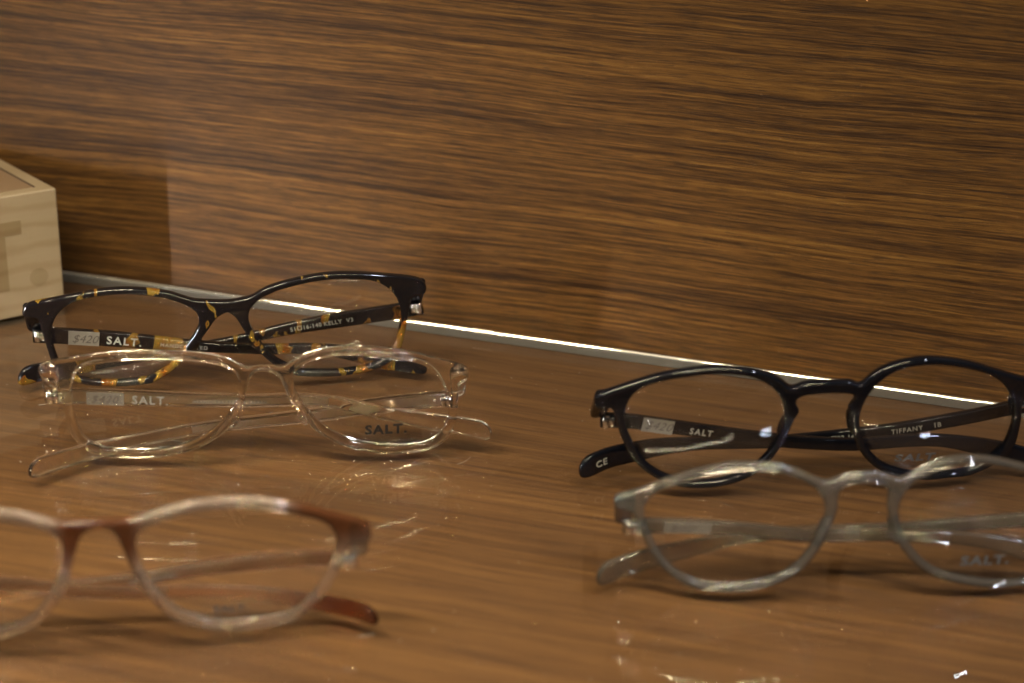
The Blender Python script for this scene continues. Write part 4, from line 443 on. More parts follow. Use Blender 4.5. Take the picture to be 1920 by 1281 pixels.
def acetate_clear(name, color, rough=0.04, trans=1.0, through=0.0):
    m, nt, out = mat(name)
    p = principled(nt, None, Base_Color=(*color, 1), Roughness=rough, Transmission_Weight=trans, IOR=1.49)
    tr = nt.nodes.new('ShaderNodeBsdfTransparent'); tr.inputs[0].default_value = (*color, 1)
    mx = nt.nodes.new('ShaderNodeMixShader'); mx.inputs[0].default_value = through
    L(nt, p.outputs[0], mx.inputs[1]); L(nt, tr.outputs[0], mx.inputs[2]); L(nt, mx.outputs[0], out.inputs[0])
    return m
def acetate_fade(name, top, bottom, z0, z1):
    """brown brow, corners and bridge that thin out to clear at the lower rims"""
    m, nt, out = mat(name)
    tc = nt.nodes.new('ShaderNodeTexCoord').outputs['Object']
    sep = nt.nodes.new('ShaderNodeSeparateXYZ'); L(nt, tc, sep.inputs[0])
    def ms(v, a, b):
        mr = nt.nodes.new('ShaderNodeMapRange'); mr.interpolation_type = 'SMOOTHSTEP'
        mr.inputs['From Min'].default_value = a*S; mr.inputs['From Max'].default_value = b*S; L(nt, v, mr.inputs['Value']); return mr.outputs[0]
    ax = math_node(nt, 'ABSOLUTE', sep.outputs['X'])
    side = math_node(nt, 'ADD', ms(ax, 16, 7), ms(ax, 38, 54))
    fz = ms(sep.outputs['Z'], z0, z1)
    f = math_node(nt, 'MULTIPLY', fz, math_node(nt, 'MULTIPLY_ADD', side, 0.58, 0.42))
    c = mixrgb(nt, f, bottom, top)
    tw = math_node(nt, 'MULTIPLY_ADD', f, -0.22, 0.95)
    p = principled(nt, None, Base_Color=c, Roughness=0.08, Transmission_Weight=tw, IOR=1.47)
    L(nt, p.outputs[0], out.inputs[0]); return m
def acetate_tip(name, clear, tip, a, b, trans=0.96):
    m, nt, out = mat(name)
    at = nt.nodes.new('ShaderNodeAttribute'); at.attribute_name = 'along'
    mr = nt.nodes.new('ShaderNodeMapRange'); mr.inputs['From Min'].default_value = a; mr.inputs['From Max'].default_value = b
    L(nt, at.outputs['Fac'], mr.inputs['Value'])
    c = mixrgb(nt, mr.outputs[0], clear, tip)
    principled(nt, out, Base_Color=c, Roughness=0.05, Transmission_Weight=trans, IOR=1.47); return m
def tortoise(name, t=0.852):
    m, nt, out = mat(name)
    tc = nt.nodes.new('ShaderNodeTexCoord').outputs['Object']
    n1 = noise(nt, mapping(nt, tc, (150, 60, 70), (3.1, 1.2, 0.4)), 1, 3, 0.5, 0.6)
    n2 = noise(nt, mapping(nt, tc, (60, 40, 50), (0.3, 5.2, 2.4)), 1, 1, 0.5)
    f = math_node(nt, 'MULTIPLY_ADD', n2, 0.55, n1)
    amber = ramp(nt, f, [(t, (0, 0, 0)), (t+0.035, (1, 1, 1))])
    n3 = noise(nt, mapping(nt, tc, (300, 90, 140)), 1, 2, 0.5)
    ac = ramp(nt, n3, [(0.35, (0.30, 0.10, 0.012)), (0.6, (0.36, 0.23, 0.04))])
    c = mixrgb(nt, amber, (0.006, 0.005, 0.006), ac)
    principled(nt, out, Base_Color=c, Roughness=0.07, Transmission_Weight=math_node(nt, 'MULTIPLY', amber, 0.6), IOR=1.49, Specular_IOR_Level=0.4)
    return m
def plain(name, color, rough=0.5, metal=0.0, **kw):
    m, nt, out = mat(name)
    tc = nt.nodes.new('ShaderNodeTexCoord').outputs['Object']
    n = noise(nt, mapping(nt, tc, (400, 400, 400)), 1, 3)
    c = mixrgb(nt, math_node(nt, 'MULTIPLY', n, 0.3), color, tuple(v*0.7 for v in color))
    principled(nt, out, Base_Color=c, Roughness=rough, Metallic=metal, **kw); return m
def maple(name, tone=(0.28, 0.225, 0.15), seed=0.0):
    m, nt, out = mat(name)
    tc = nt.nodes.new('ShaderNodeTexCoord').outputs['Object']
    w = noise(nt, mapping(nt, tc, (9, 9, 14), (seed, 0, 0)), 1, 2)
    n = nt.nodes.new('ShaderNodeTexWave'); n.wave_type = 'BANDS'; n.bands_direction = 'Z'
    n.inputs['Scale'].default_value = 42; n.inputs['Distortion'].default_value = 5.0; n.inputs['Detail'].default_value = 3; n.inputs['Detail Scale'].default_value = 1.2
    L(nt, mapping(nt, tc, (0.45, 0.45, 1), (seed, 0.3, 0)), n.inputs['Vector'])
    lines = ramp(nt, n.outputs['Fac'], [(0.0, (0, 0, 0)), (0.6, (0.12, 0.12, 0.12)), (1.0, (1, 1, 1))])
    fib = noise(nt, mapping(nt, tc, (60, 60, 1400), (seed, 0, 0)), 1, 4, 0.6)
    c = mixrgb(nt, math_node(nt, 'MULTIPLY', lines, 0.6), tone, (tone[0]*0.66, tone[1]*0.56, tone[2]*0.45))
    c = mixrgb(nt, math_node(nt, 'MULTIPLY', fib, 0.6), c, (tone[0]*0.78, tone[1]*0.72, tone[2]*0.62))
    c = mixrgb(nt, math_node(nt, 'MULTIPLY', w, 0.3), c, (tone[0]*0.85, tone[1]*0.78, tone[2]*0.6))
    principled(nt, out, Base_Color=c, Roughness=0.5, Normal=bump(nt, fib, 0.1, 0.0002)); return m
# ------------------------------------------------------------------ mesh helpers
def link(name, verts, faces, m, parent=None, smooth=True, angle=None, bevel=0, mm=True):
    me = bpy.data.meshes.new(name)
    k = S if mm else 1
    me.from_pydata([tuple(c*k for c in v) for v in verts], [], faces)
    bm = bmesh.new(); bm.from_mesh(me); bmesh.ops.recalc_face_normals(bm, faces=bm.faces); bm.to_mesh(me); bm.free()
    o = bpy.data.objects.new(name, me); col.objects.link(o); me.materials.append(m)
    if parent: o.parent = parent
    if bevel:
        b = o.modifiers.new('bevel', 'BEVEL'); b.width = bevel*S; b.segments = 3; b.limit_method = 'ANGLE'; b.harden_normals = False
        w = o.modifiers.new('wn', 'WEIGHTED_NORMAL'); w.keep_sharp = False
    for p in me.polygons: p.use_smooth = smooth
    return o
def box(name, x0, x1, y0, y1, z0, z1, m, parent=None, bevel=0):
    v = [(x, y, z) for x in (x0, x1) for y in (y0, y1) for z in (z0, z1)]
    f = [(0, 1, 3, 2), (4, 6, 7, 5), (0, 4, 5, 1), (2, 3, 7, 6), (0, 2, 6, 4), (1, 5, 7, 3)]
    return link(name, v, f, m, parent, smooth=bevel > 0, bevel=bevel)
def tag(o, label=None, cat=None, group=None, kind=None):
    if label: o['label'] = label
    if cat: o['category'] = cat
    if group: o['group'] = group
    if kind: o['kind'] = kind
    return o
def curve_mesh(splines, depth, bev, res=3):
    """filled 2-D outlines (outer first, then holes) extruded and rounded; returns verts (x, depth, z) in mm and faces"""
    cu = bpy.data.curves.new('tmp', 'CURVE'); cu.dimensions = '2D'; cu.fill_mode = 'BOTH'
    cu.extrude = depth/2 - bev; cu.bevel_depth = bev; cu.bevel_resolution = res; cu.offset = -bev
    for s in splines:
        sp = cu.splines.new('POLY'); sp.points.add(len(s)-1)
        for p, (x, z) in zip(sp.points, s): p.co = (x, z, 0, 1)
        sp.use_cyclic_u = True
    ob = bpy.data.objects.new('tmp', cu); col.objects.link(ob)
    dg = bpy.context.evaluated_depsgraph_get(); me = bpy.data.meshes.new_from_object(ob.evaluated_get(dg))
    bm = bmesh.new(); bm.from_mesh(me); bmesh.ops.remove_doubles(bm, verts=bm.verts, dist=0.004)
    vs = [(v.co.x, v.co.z, v.co.y) for v in bm.verts]; bm.verts.index_update()
    fs = [tuple(v.index for v in f.verts) for f in bm.faces]
    bm.free(); bpy.data.objects.remove(ob); bpy.data.curves.remove(cu); bpy.data.meshes.remove(me)
    return vs, fs
FONT_CACHE = {}
def text_mesh(body, size, weight=0.0, spacing=1.0, shear=0.0, extrude=0.03):
    """flat lettering; verts (x, y, depth) in mm, x from 0"""
    cu = bpy.data.curves.new('tmp', 'FONT'); cu.body = body; cu.size = size; cu.offset = weight
    cu.space_character = spacing; cu.shear = shear; cu.extrude = extrude; cu.resolution_u = 3
    ob = bpy.data.objects.new('tmp', cu); col.objects.link(ob)
    dg = bpy.context.evaluated_depsgraph_get(); me = bpy.data.meshes.new_from_object(ob.evaluated_get(dg))
    bm = bmesh.new(); bm.from_mesh(me)
    bmesh.ops.triangulate(bm, faces=bm.faces)
    x0 = min(v.co.x for v in bm.verts)
    vs = [(v.co.x - x0, v.co.y, v.co.z) for v in bm.verts]; bm.verts.index_update()
    fs = [tuple(v.index for v in f.verts) for f in bm.faces]
    bm.free(); bpy.data.objects.remove(ob); bpy.data.curves.remove(cu); bpy.data.meshes.remove(me)
    return vs, fs
# ------------------------------------------------------------------ glasses
CV = 0.0012; TH = 3.1
def lean(p, ta):
    x, y, z = p; c, s = math.cos(ta), math.sin(ta)
    return (x, y*c + z*s, -y*s + z*c)
class Sweep:
    def __init__(s, pts):
        s.p = [Vector(p) for p in pts]; s.d = [0.0]
        for a, b in zip(s.p, s.p[1:]): s.d.append(s.d[-1] + (b-a).length)
        s.len = s.d[-1]
    def at(s, t):
        t = max(-3.0, min(s.len+3.0, t))
        i = 0
        while i < len(s.d)-2 and s.d[i+1] < t: i += 1
        k = (t - s.d[i])/(s.d[i+1]-s.d[i]); return s.p[i].lerp(s.p[i+1], k)
    def frame(s, t):
        a = s.at(max(0, t-1.5)); b = s.at(min(s.len, t+1.5)); tg = (b-a).normalized()
        h = Vector((tg.x, tg.y, 0)).normalized(); side = Vector((h.y, -h.x, 0))
        if side.y > 0: side = -side          # towards the viewer
        up = side.cross(tg); 
        if up.z < 0: up = -up
        return s.at(t), tg, side, up.normalized()
def lerp_tab(tab, x):
    if x <= tab[0][0]: return tab[0][1]
    for (a, va), (b, vb) in zip(tab, tab[1:]):
        if x <= b:
            k = (x-a)/(b-a); k = k*k*(3-2*k); return va + (vb-va)*k
    return tab[-1][1]
def temple_mesh(sw, htab, thick, n=22, e=0.55):
    vs, fs = [], []
    L_ = sw.len; ts = [0.0, 0.35] ; t = 1.2
    while t < L_-6: ts.append(t); t += 1.8
    ts += [L_-5, L_-3.8, L_-2.7, L_-1.8, L_-1.0, L_-0.45, L_-0.1, L_]
    for t in ts:
        P, tg, side, up = sw.frame(t)
        h = lerp_tab(htab, t/L_); th = lerp_tab([(0, thick), (0.12, thick*0.9), (0.75, thick*0.8), (1, thick*0.75)], t/L_)
        if t < 0.3: h *= 0.9; th *= 0.85
        rem = L_-t; drop = 0
        if rem < 5.0: 
            q = math.sqrt(max(0.0, 1-((5.0-rem)/5.0)**2)); h2 = h*(0.12+0.88*q); drop = -(h-h2)*0.22; h = h2; th *= (0.3+0.7*math.sqrt(q))
        for k in range(n):
            a = 2*math.pi*k/n; c, s_ = math.cos(a), math.sin(a)
            cx = math.copysign(abs(c)**e, c); sy = math.copysign(abs(s_)**e, s_)
            v = P + side*(cx*th/2) + up*(sy*h/2 + drop)
            if v.z < 0.05: v.z = 0.05
            vs.append(tuple(v))
    m = len(ts)
    for i in range(m-1):
        for k in range(n):
            a, b = i*n+k, i*n+(k+1) % n
            fs.append((a, b, b+n, a+n))
    fs.append(tuple(range(n))[::-1]); fs.append(tuple(range((m-1)*n, m*n)))
    return vs, fs
def on_temple(sw, vs, s0, direction, yoff, lift, thick):
    out = []
    for x, y, d in vs:
        P, tg, side, up = sw.frame(s0 + direction*x)
        th = thick*0.5*lerp_tab([(0, 1), (0.12, 0.9), (0.75, 0.8), (1, 0.75)], (s0+direction*x)/sw.len)
        out.append(tuple(P + side*(th + lift + d) + up*(y + yoff)))
    return out
def ellipsoid(c, r, n=12, m=8, rot=0):
    vs, fs = [], []
    for i in range(m+1):
        ph = math.pi*i/m
        for k in range(n):
            a = 2*math.pi*k/n
            x, y, z = r[0]*math.sin(ph)*math.cos(a), r[1]*math.sin(ph)*math.sin(a), r[2]*math.cos(ph)
            x, z = x*math.cos(rot)-z*math.sin(rot), x*math.sin(rot)+z*math.cos(rot)
            vs.append((c[0]+x, c[1]+y, c[2]+z))
    for i in range(m):
        for k in range(n):
            a, b = i*n+k, i*n+(k+1) % n; fs.append((a, b, b+n, a+n))
    return vs, fs
def glasses(key, label, M, spec):
    d = DATA[key]; X, Y, th, ta = d['pose']
    root = bpy.data.objects.new('eyeglasses', None); col.objects.link(root)
    root.location = (X*S, Y*S, 0.0002); root.rotation_euler = (0, 0, th); root.empty_display_size = 0.02
    tag(root, label, 'eyeglasses', 'folded eyeglasses standing on the clear sheet')
    sd = d['side']      # the two halves are measured one by one: sd is the side of the first
    halves = {sd: d['outer'], -sd: d['outer2']}; ops = {sd: d['open'], -sd: d['open2']}
    outer = [tuple(p) for p in halves[1]] + [(-x, z) for x, z in halves[-1][::-1][1:-1]]
    holes = [[(sg*x, z) for x, z in ops[sg]] for sg in (1, -1)]
    bev = spec.get('bev', 1.05)
    vs, fs = curve_mesh([outer]+holes, TH, bev, 3)
    F = lambda x, y, z: lean((x, CV*x*x + y + TH/2, z), ta)
    fr = link('front', [F(*v) for v in vs], fs, M['front'], root)
    w = fr.modifiers.new('wn', 'WEIGHTED_NORMAL'); w.keep_sharp = False; w.weight = 60
    # lenses
    for sg in (-1, 1):
        op = ops[sg]; cx = sum(p[0] for p in op)/len(op); cz = sum(p[1] for p in op)/len(op)
        V, Fc = [], []; R = 9; n = len(op)
        for side_ in (0, 1):
            for i in range(1, R+1):
                q = i/R*1.012
                for (x, z) in op:
                    xx = cx+(x-cx)*q; zz = cz+(z-cz)*q
                    V.append(F(sg*xx, -2.5*(1-q*q) + (0.45 if side_ else -0.45) + 0.15, zz))
            V.append(F(sg*cx, -2.5 + (0.45 if side_ else -0.45)+0.15, cz))
            base = side_*(R*n+1); c_ = base+R*n
            for k in range(n): Fc.append((c_, base+k, base+(k+1) % n))
            for i in range(R-1):
                for k in range(n):
                    a, b = base+i*n+k, base+i*n+(k+1) % n; Fc.append((a, b, b+n, a+n))
        o1 = (R-1)*n; o2 = R*n+1+(R-1)*n
        for k in range(n): Fc.append((o1+k, o1+(k+1) % n, o2+(k+1) % n, o2+k))
        ln = link('lens', V, Fc, M['lens'], root)
        if sg == 1 and spec.get('print'):
            t = spec['print']; tv, tf = text_mesh('SALT.', t['size'], weight=t['size']*0.035, spacing=1.15)
            W_ = max(v[0] for v in tv); out = []
            for x, y, dd in tv:
                xx = t['x'] + (x - W_/2)*t.get('sx', 1.0); zz = t['z'] + y
                aa = math.atan2(zz-cz, xx-cx); re = min((abs(math.remainder(math.atan2(q_[1]-cz, q_[0]-cx)-aa, 2*math.pi)), math.hypot(q_[0]-cx, q_[1]-cz)) for q_ in op)[1]; q2 = min(1, ((xx-cx)**2+(zz-cz)**2)/re**2)
                out.append(F(xx, -2.5*(1-q2) - 0.45 + 0.15 - 0.12 + dd, zz))
            link('lens_print', out, tf, t['mat'], ln, smooth=False)
    # nose pads behind the nose sides
    zs = spec.get('padz', 16)
    for sg in (-1, 1):
        ins = [p for p in halves[sg] if abs(p[1]-zs) < 1.2 and p[0] < 20]; px = min(p[0] for p in ins) if ins else 10
        pv, pf = ellipsoid((0, 0, 0), (1.6, 2.6, 5.2), rot=sg*0.28)
        link('nose_pad', [F(sg*(px+0.9)+v[0], TH/2+1.0+v[1], zs+v[2]) for v in pv], pf, M['front'], root)
    # hinge blocks, temples
    for s_, sg in (('L', -1), ('R', 1)):
        half = halves[sg]; xe = max(p[0] for p in half); ends = [p[1] for p in half if p[0] > xe-2.0]; ze = (min(ends)+max(ends))/2; he = max(ends)-min(ends)
        sw = Sweep(d['tm'][s_]); htab = spec['h'+s_] if 'h'+s_ in spec else spec['h']; thick = spec.get('thick', 3.4)
        P0, tg, side, up = sw.frame(0.0)
        # end piece: loft from the front's corner back to the temple's root
        A = Vector(F(sg*(xe-3.2), TH/2-0.6, ze)); B = Vector((P0.x + tg.x*2.6, P0.y + 0.4, P0.z + htab[0][1]*0.40)) 
        B.x = sg*(xe-3.0); 
        vsE, fsE = [], []; n = 16; st = 7
        for i in range(st):
            q = i/(st-1); C_ = A.lerp(B, q); hh = he*0.5*(1-q)+spec.get('hb', 2.2)*q; ww = 3.0*(1-q)+2.3*q
            if i == st-1: hh *= 0.75; ww *= 0.75
            for k in range(n):
                a = 2*math.pi*k/n; c, s2 = math.cos(a), math.sin(a)
                vsE.append((C_.x+math.copysign(abs(c)**0.55, c)*ww, C_.y, C_.z+math.copysign(abs(s2)**0.55, s2)*hh))
        for i in range(st-1):
            for k in range(n):
                a, b = i*n+k, i*n+(k+1) % n; fsE.append((a, b, b+n, a+n))
        fsE.append(tuple(range(n))[::-1]); fsE.append(tuple(range((st-1)*n, st*n)))
        link('end_piece', vsE, fsE, M['front'], root)
        # metal hinge
        hv, hf = [], []
        for cxx, r, z0, z1 in ((0, 1.15, -2.0, 2.0), (-sg*1.9, 0.9, -1.6, 1.6)):
            b0 = len(hv)
            for zz in (z0, z0+0.25, z1-0.25, z1):
                rr = r if zz not in (z0, z1) else r*0.75
                for k in range(12):
                    a = 2*math.pi*k/12; hv.append((P0.x-sg*1.6+cxx+rr*math.cos(a), P0.y+0.6-thick*0.5+rr*math.sin(a)-0.6, P0.z+zz))
            for i in range(3):
                for k in range(12):
                    a, b = b0+i*12+k, b0+i*12+(k+1) % 12; hf.append((a, b, b+12, a+12))
            hf.append(tuple(b0+k for k in range(12))[::-1]); hf.append(tuple(b0+36+k for k in range(12)))
        link('hinge', hv, hf, M['metal'], root)
        tv, tf = temple_mesh(sw, htab, thick)
        tp = link('temple', tv, tf, M.get('temple', M['front']), root)
        at = tp.data.attributes.new('along', 'FLOAT', 'POINT'); rings = len(tv)//22
        for i in range(len(tv)): at.data[i].value = (i//22)/(rings-1)
        if spec.get('core'):
            cvv, cff = [], []
            st = [2.5+i*2.0 for i in range(int((sw.len*spec['core'])/2))]
            for t in st:
                P, tg2, side2, up2 = sw.frame(t); hh = lerp_tab(htab, t/sw.len)*0.30*(1-0.5*t/sw.len)
                for a, b in ((-0.3, -hh), (0.3, -hh), (0.3, hh), (-0.3, hh)): cvv.append(tuple(P+side2*a+up2*b))
            for i in range(len(st)-1):
                for k in range(4):
                    a, b = i*4+k, i*4+(k+1) % 4; cff.append((a, b, b+4, a+4))
            cff.append((3, 2, 1, 0)); m4 = 4*(len(st)-1); cff.append((m4, m4+1, m4+2, m4+3))
            link('core_wire', cvv, cff, M['core'], tp, smooth=False)
        # rivets
        rv, rf = [], []
        for q in (3.2, 6.0):
            P, tg2, side2, up2 = sw.frame(q); c_ = P + side2*(thick*0.47)
            v_, f_ = ellipsoid((0, 0, 0), (0.62, 0.35, 0.62), 10, 6); b0 = len(rv)
            rv += [(c_.x+v[0], c_.y+v[1], c_.z+v[2]+ (0.5 if q > 4 else 0.5)) for v in v_]; rf += [tuple(i+b0 for i in f) for f in f_]
        link('rivets', rv, rf, M['metal'], tp)
        for t in spec.get('text'+s_, []):
            tvs, tfs = text_mesh(t['s'], t['size'], weight=t['size']*t.get('w', 0.012), spacing=t.get('sp', 1.1), shear=t.get('shear', 0))
            W_ = max(v[0] for v in tvs)
            if sg == -1: pts = on_temple(sw, tvs, t['at'], 1, t.get('y', -t['size']*0.35), t.get('lift', 0.05), thick)
            else: pts = on_temple(sw, [(x, y, dd) for x, y, dd in tvs], t['at'] , -1, t.get('y', -t['size']*0.35), t.get('lift', 0.05), thick)
            link('lettering', pts, tfs, t['mat'], tp, smooth=False)
        if 'sticker'+s_ in spec:
            a0, a1, y0, y1 = spec['sticker'+s_]
            sv, sf = [], []; nx = 12
            for dd in (0.0, 0.12):
                for i in range(nx+1):
                    for yv in (y0, y1): sv.append((a0+(a1-a0)*i/nx, yv+ (0.12 if i % 2 else 0)*0.3, dd))
            for i in range(nx):
                a = 2*i; o_ = 2*(nx+1)
                sf.append((a, a+1, a+3, a+2)); sf.append((a+o_, a+2+o_, a+3+o_, a+1+o_))
                sf.append((a, a+2, a+2+o_, a+o_)); sf.append((a+1, a+1+o_, a+3+o_, a+3))
            sf.append((0, 2*(nx+1), 2*(nx+1)+1, 1)); e0 = 2*nx; sf.append((e0, e0+1, e0+1+2*(nx+1), e0+2*(nx+1)))
            link('price_sticker', on_temple(sw, sv, 0, 1, 0, 0.03, thick), sf, M.get('sticker_pale', M['sticker']) if spec.get('pale') else M['sticker'], tp, smooth=False)
    return root
# ------------------------------------------------------------------ the setting
wall_m = walnut('walnut wall veneer', 'Z', 1.8, 3.7, gain=0.40, contrast=1.08, hue=(0.98, 0.66))
shelf_m = walnut('walnut shelf veneer', 'Y', 0.7, 8.1, gain=0.47, contrast=0.5, hue=(1.05, 1.12))
tag(box('wall', -1100, 700, 0, 18, -60, 520, wall_m), kind='structure')
tag(box('shelf', -1100, 700, -430, -0.4, -22, -3.6, shelf_m, bevel=0.8), kind='structure')
# ------------------------------------------------------------------ clear sheet
sheet = bpy.data.objects.new('acrylic_sheet', None); col.objects.link(sheet); sheet.location = (0, 0, -0.0034)
tag(sheet, 'clear acrylic sheet with a bright polished back edge covering the walnut shelf', 'sheet')
sheet_m = sheet_glass('clear acrylic', 1.49, 0.0, (0.985, 0.985, 0.985), smudge=0.012, k=1.05)
box('panel', -900, 560, -425, -3.4, 0.2, 3.4, sheet_m, sheet)
def edge_mat():
    m, nt, out = mat('polished acrylic edge')
    tc = nt.nodes.new('ShaderNodeTexCoord').outputs['Object']
    n = noise(nt, mapping(nt, tc, (45, 5, 5)), 1, 4, 0.6)
    big = noise(nt, mapping(nt, tc, (7, 1, 1), (0.35, 0, 0)), 1, 1, 0.5)
    b = bump(nt, n, 0.9, 0.0012)
    c = mixrgb(nt, big, (0.08, 0.085, 0.085), (0.15, 0.155, 0.15))
    principled(nt, out, Base_Color=c, Roughness=0.16, Specular_IOR_Level=0.9, Normal=b, Coat_Weight=1.0, Coat_Roughness=0.05)
    return m
box('back_edge', -900, 560, -3.3, -1.9, 0.1, 3.6, edge_mat(), sheet, bevel=0.3)
def glint_strip():
    """the polished, slightly uneven top corner of the sheet's back edge"""
    m, nt, out = mat('polished arris')
    tc = nt.nodes.new('ShaderNodeTexCoord').outputs['Object']
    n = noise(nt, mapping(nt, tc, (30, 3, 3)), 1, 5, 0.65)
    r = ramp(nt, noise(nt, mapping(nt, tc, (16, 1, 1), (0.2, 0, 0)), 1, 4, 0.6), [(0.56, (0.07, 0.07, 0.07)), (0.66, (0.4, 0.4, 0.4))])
    cc = ramp(nt, noise(nt, mapping(nt, tc, (90, 1, 1), (1.7, 0, 0)), 1, 3, 0.7), [(0.33, (0.08, 0.08, 0.08)), (0.38, (0.95, 0.9, 0.78))])  # dark gaps painted in to break up the glint
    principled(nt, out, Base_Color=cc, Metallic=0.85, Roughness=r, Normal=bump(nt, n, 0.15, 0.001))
    rnd = random.Random(5); vs, fs = [], []; xs = [-900+2.5*i for i in range(585)]; k = 10; wob = 0.0
    for x in xs:
        wob = wob*0.9 + rnd.uniform(-0.03, 0.03)
        for j in range(8):
            e_ = math.radians(18+j*5); vs.append((x, -0.903-2.5*math.cos(e_)+wob*0.3, 2.245+2.5*math.sin(e_)+wob))
        vs.append((x, -2.0, 4.15+wob)); vs.append((x, -2.0, 3.2+wob))
    for i in range(len(xs)-1):
        for j in range(k):
            p, q = i*k+j, i*k+(j+1) % k; fs.append((p, q, q+k, p+k))
    fs.append(tuple(range(k))[::-1]); fs.append(tuple(range((len(xs)-1)*k, len(xs)*k)))
    link('glint_corner', vs, fs, m, sheet)
glint_strip()
def dust():
    rnd = random.Random(11); vs, fs = [], []
    for i in range(230):
        x, y = rnd.uniform(-345, 40), rnd.uniform(-265, -8); r = rnd.choice((0.06, 0.08, 0.1, 0.14)); n = 5; b0 = len(vs)
        for zz, rr in ((0, r), (r*0.8, r*0.5)):
            for j in range(n):
                a_ = 2*math.pi*j/n; vs.append((x+rr*math.cos(a_)*rnd.uniform(0.7, 1.4), y+rr*math.sin(a_), zz+0.03))
        for j in range(n): fs.append((b0+j, b0+(j+1) % n, b0+n+(j+1) % n, b0+n+j))
        fs.append(tuple(range(b0, b0+n))[::-1]); fs.append(tuple(range(b0+n, b0+2*n)))
    for i in range(4):
        x, y = rnd.uniform(-330, 20), rnd.uniform(-250, -12); a_ = rnd.uniform(-0.5, 0.9); ln = rnd.uniform(2, 11); cv = rnd.uniform(-0.25, 0.25); b0 = len(vs); m = 7
        for j in range(m):
            px, py = x+math.cos(a_)*ln*j/m, y+math.sin(a_)*ln*j/m; a_ += cv*0.3
            for dz, dw in ((0.02, -0.035), (0.02, 0.035), (0.08, 0.0)): vs.append((px, py+dw, dz))
        for j in range(m-1):
            for q in range(3): p = b0+3*j+q; p2 = b0+3*j+(q+1) % 3; fs.append((p, p2, p2+3, p+3))
    o = link('dust', vs, fs, plain('dust and lint', (0.5, 0.48, 0.45), 0.4), None, smooth=False)
    tag(o, 'pale dust specks and lint scattered over the clear sheet', 'dust', kind='stuff')
dust()
# ------------------------------------------------------------------ wooden display block
def block():
    root = bpy.data.objects.new('display_block', None); col.objects.link(root)
    cx, cy_ = -315.3, -32.8
    th = 0.8285
    root.location = (cx*S, cy_*S, 0.0002); root.rotation_euler = (0, 0, th)
    tag(root, 'pale maple block with an inlaid letter and dowel plug beside the walnut wall', 'block')
    mp = maple('pale maple'); mp2 = maple('darker maple inlay', (0.20, 0.15, 0.085), 2.3); mp3 = maple('tan top panel', (0.22, 0.155, 0.10), 5.1)
    h = 47.4; Wd = 150
    a = 2.5813 - th      # direction of the right-hand side, measured in the block's own frame
    dx, dy = math.cos(a)*70, math.sin(a)*70
    foot = [(-Wd, 0), (0, 0), (dx, dy), (dx-Wd+30, dy)]
    vs = [(x, y, 0) for x, y in foot] + [(x, y, h) for x, y in foot]
    link('body', vs, [(3, 2, 1, 0), (4, 5, 6, 7), (0, 1, 5, 4), (1, 2, 6, 5), (2, 3, 7, 6), (3, 0, 4, 7)], mp, root, bevel=0.7)
    # sunk-looking panel let into the top
    ins = 5.5
    cxm = sum(p[0] for p in foot)/4; cym = sum(p[1] for p in foot)/4
    q = [(-Wd+ins*2, ins*0.8), (-ins*1.3, ins*0.8), (dx-ins*0.9, dy-ins), (dx-Wd+30+ins, dy-ins)]
    vs = [(x, y, h-1) for x, y in q] + [(x, y, h+0.15) for x, y in q]
    link('top_panel', vs, [(3, 2, 1, 0), (4, 5, 6, 7), (0, 1, 5, 4), (1, 2, 6, 5), (2, 3, 7, 6), (3, 0, 4, 7)], mp3, root, bevel=0.1)
    g = plain('gap shade', (0.06, 0.035, 0.02), 0.8)  # dark strip painting in the shadow gap beside the top panel
    q2 = [(-ins*1.3, ins*0.8), (dx-ins*0.9, dy-ins), (dx-ins*0.9+0.9, dy-ins), (-ins*1.3+0.9, ins*0.8)]
    vs = [(x, y, h-1) for x, y in q2] + [(x, y, h+0.22) for x, y in q2]
    link('panel_gap_shade', vs, [(3, 2, 1, 0), (4, 5, 6, 7), (0, 1, 5, 4), (1, 2, 6, 5), (2, 3, 7, 6), (3, 0, 4, 7)], g, root, smooth=False)
    mp4 = maple('dowel end grain', (0.23, 0.18, 0.11), 7.7)
    # dowel plug
    n = 28; r = 3.5; vs = [(-9.09+r*math.cos(2*math.pi*k/n), y, 14.34+r*math.sin(2*math.pi*k/n)) for y in (1.0, -0.12) for k in range(n)]
    fs = [tuple(range(n)), tuple(range(n, 2*n))[::-1]] + [(k, (k+1) % n, n+(k+1) % n, n+k) for k in range(n)]
    link('dowel_plug', vs, fs, mp4, root, smooth=False)
    # inlaid T, wood set flush into the face
    for nm, x0, x1, z0, z1 in (('inlay_bar', -14.17-26, -14.17, 32.18, 37.47), ('inlay_stem', -20.31-8, -20.31, 10.97, 32.18-0.05)):
        box(nm, x0, x1, -0.13, 1.0, z0, z1, mp2, root)
block()
# ------------------------------------------------------------------ shared materials
lens_m = sheet_glass('demo lens', 1.5, 0.0, (0.985, 0.985, 0.985), k=0.85)
metal = plain('hinge metal', (0.75, 0.72, 0.66), 0.18, 1.0)
core = plain('brushed core wire', (0.62, 0.60, 0.56), 0.35, 1.0)
def sticker_mat():
    m, nt, out = mat('price sticker paper')
    tc = nt.nodes.new('ShaderNodeTexCoord').outputs['Object']
    n = noise(nt, mapping(nt, tc, (250, 250, 250)), 1, 3)
    c = mixrgb(nt, n, (0.16, 0.155, 0.145), (0.26, 0.25, 0.23)); principled(nt, out, Base_Color=c, Roughness=0.45); return m
stick = sticker_mat()
stick_pale = plain('worn clear sticker', (0.24, 0.235, 0.22), 0.3, Alpha=0.4)
white_ink = plain('white print', (0.30, 0.30, 0.29), 0.5)
grey_ink = plain('grey print', (0.25, 0.25, 0.24), 0.45)
pale_ink = plain('pale print', (0.26, 0.25, 0.24), 0.5)
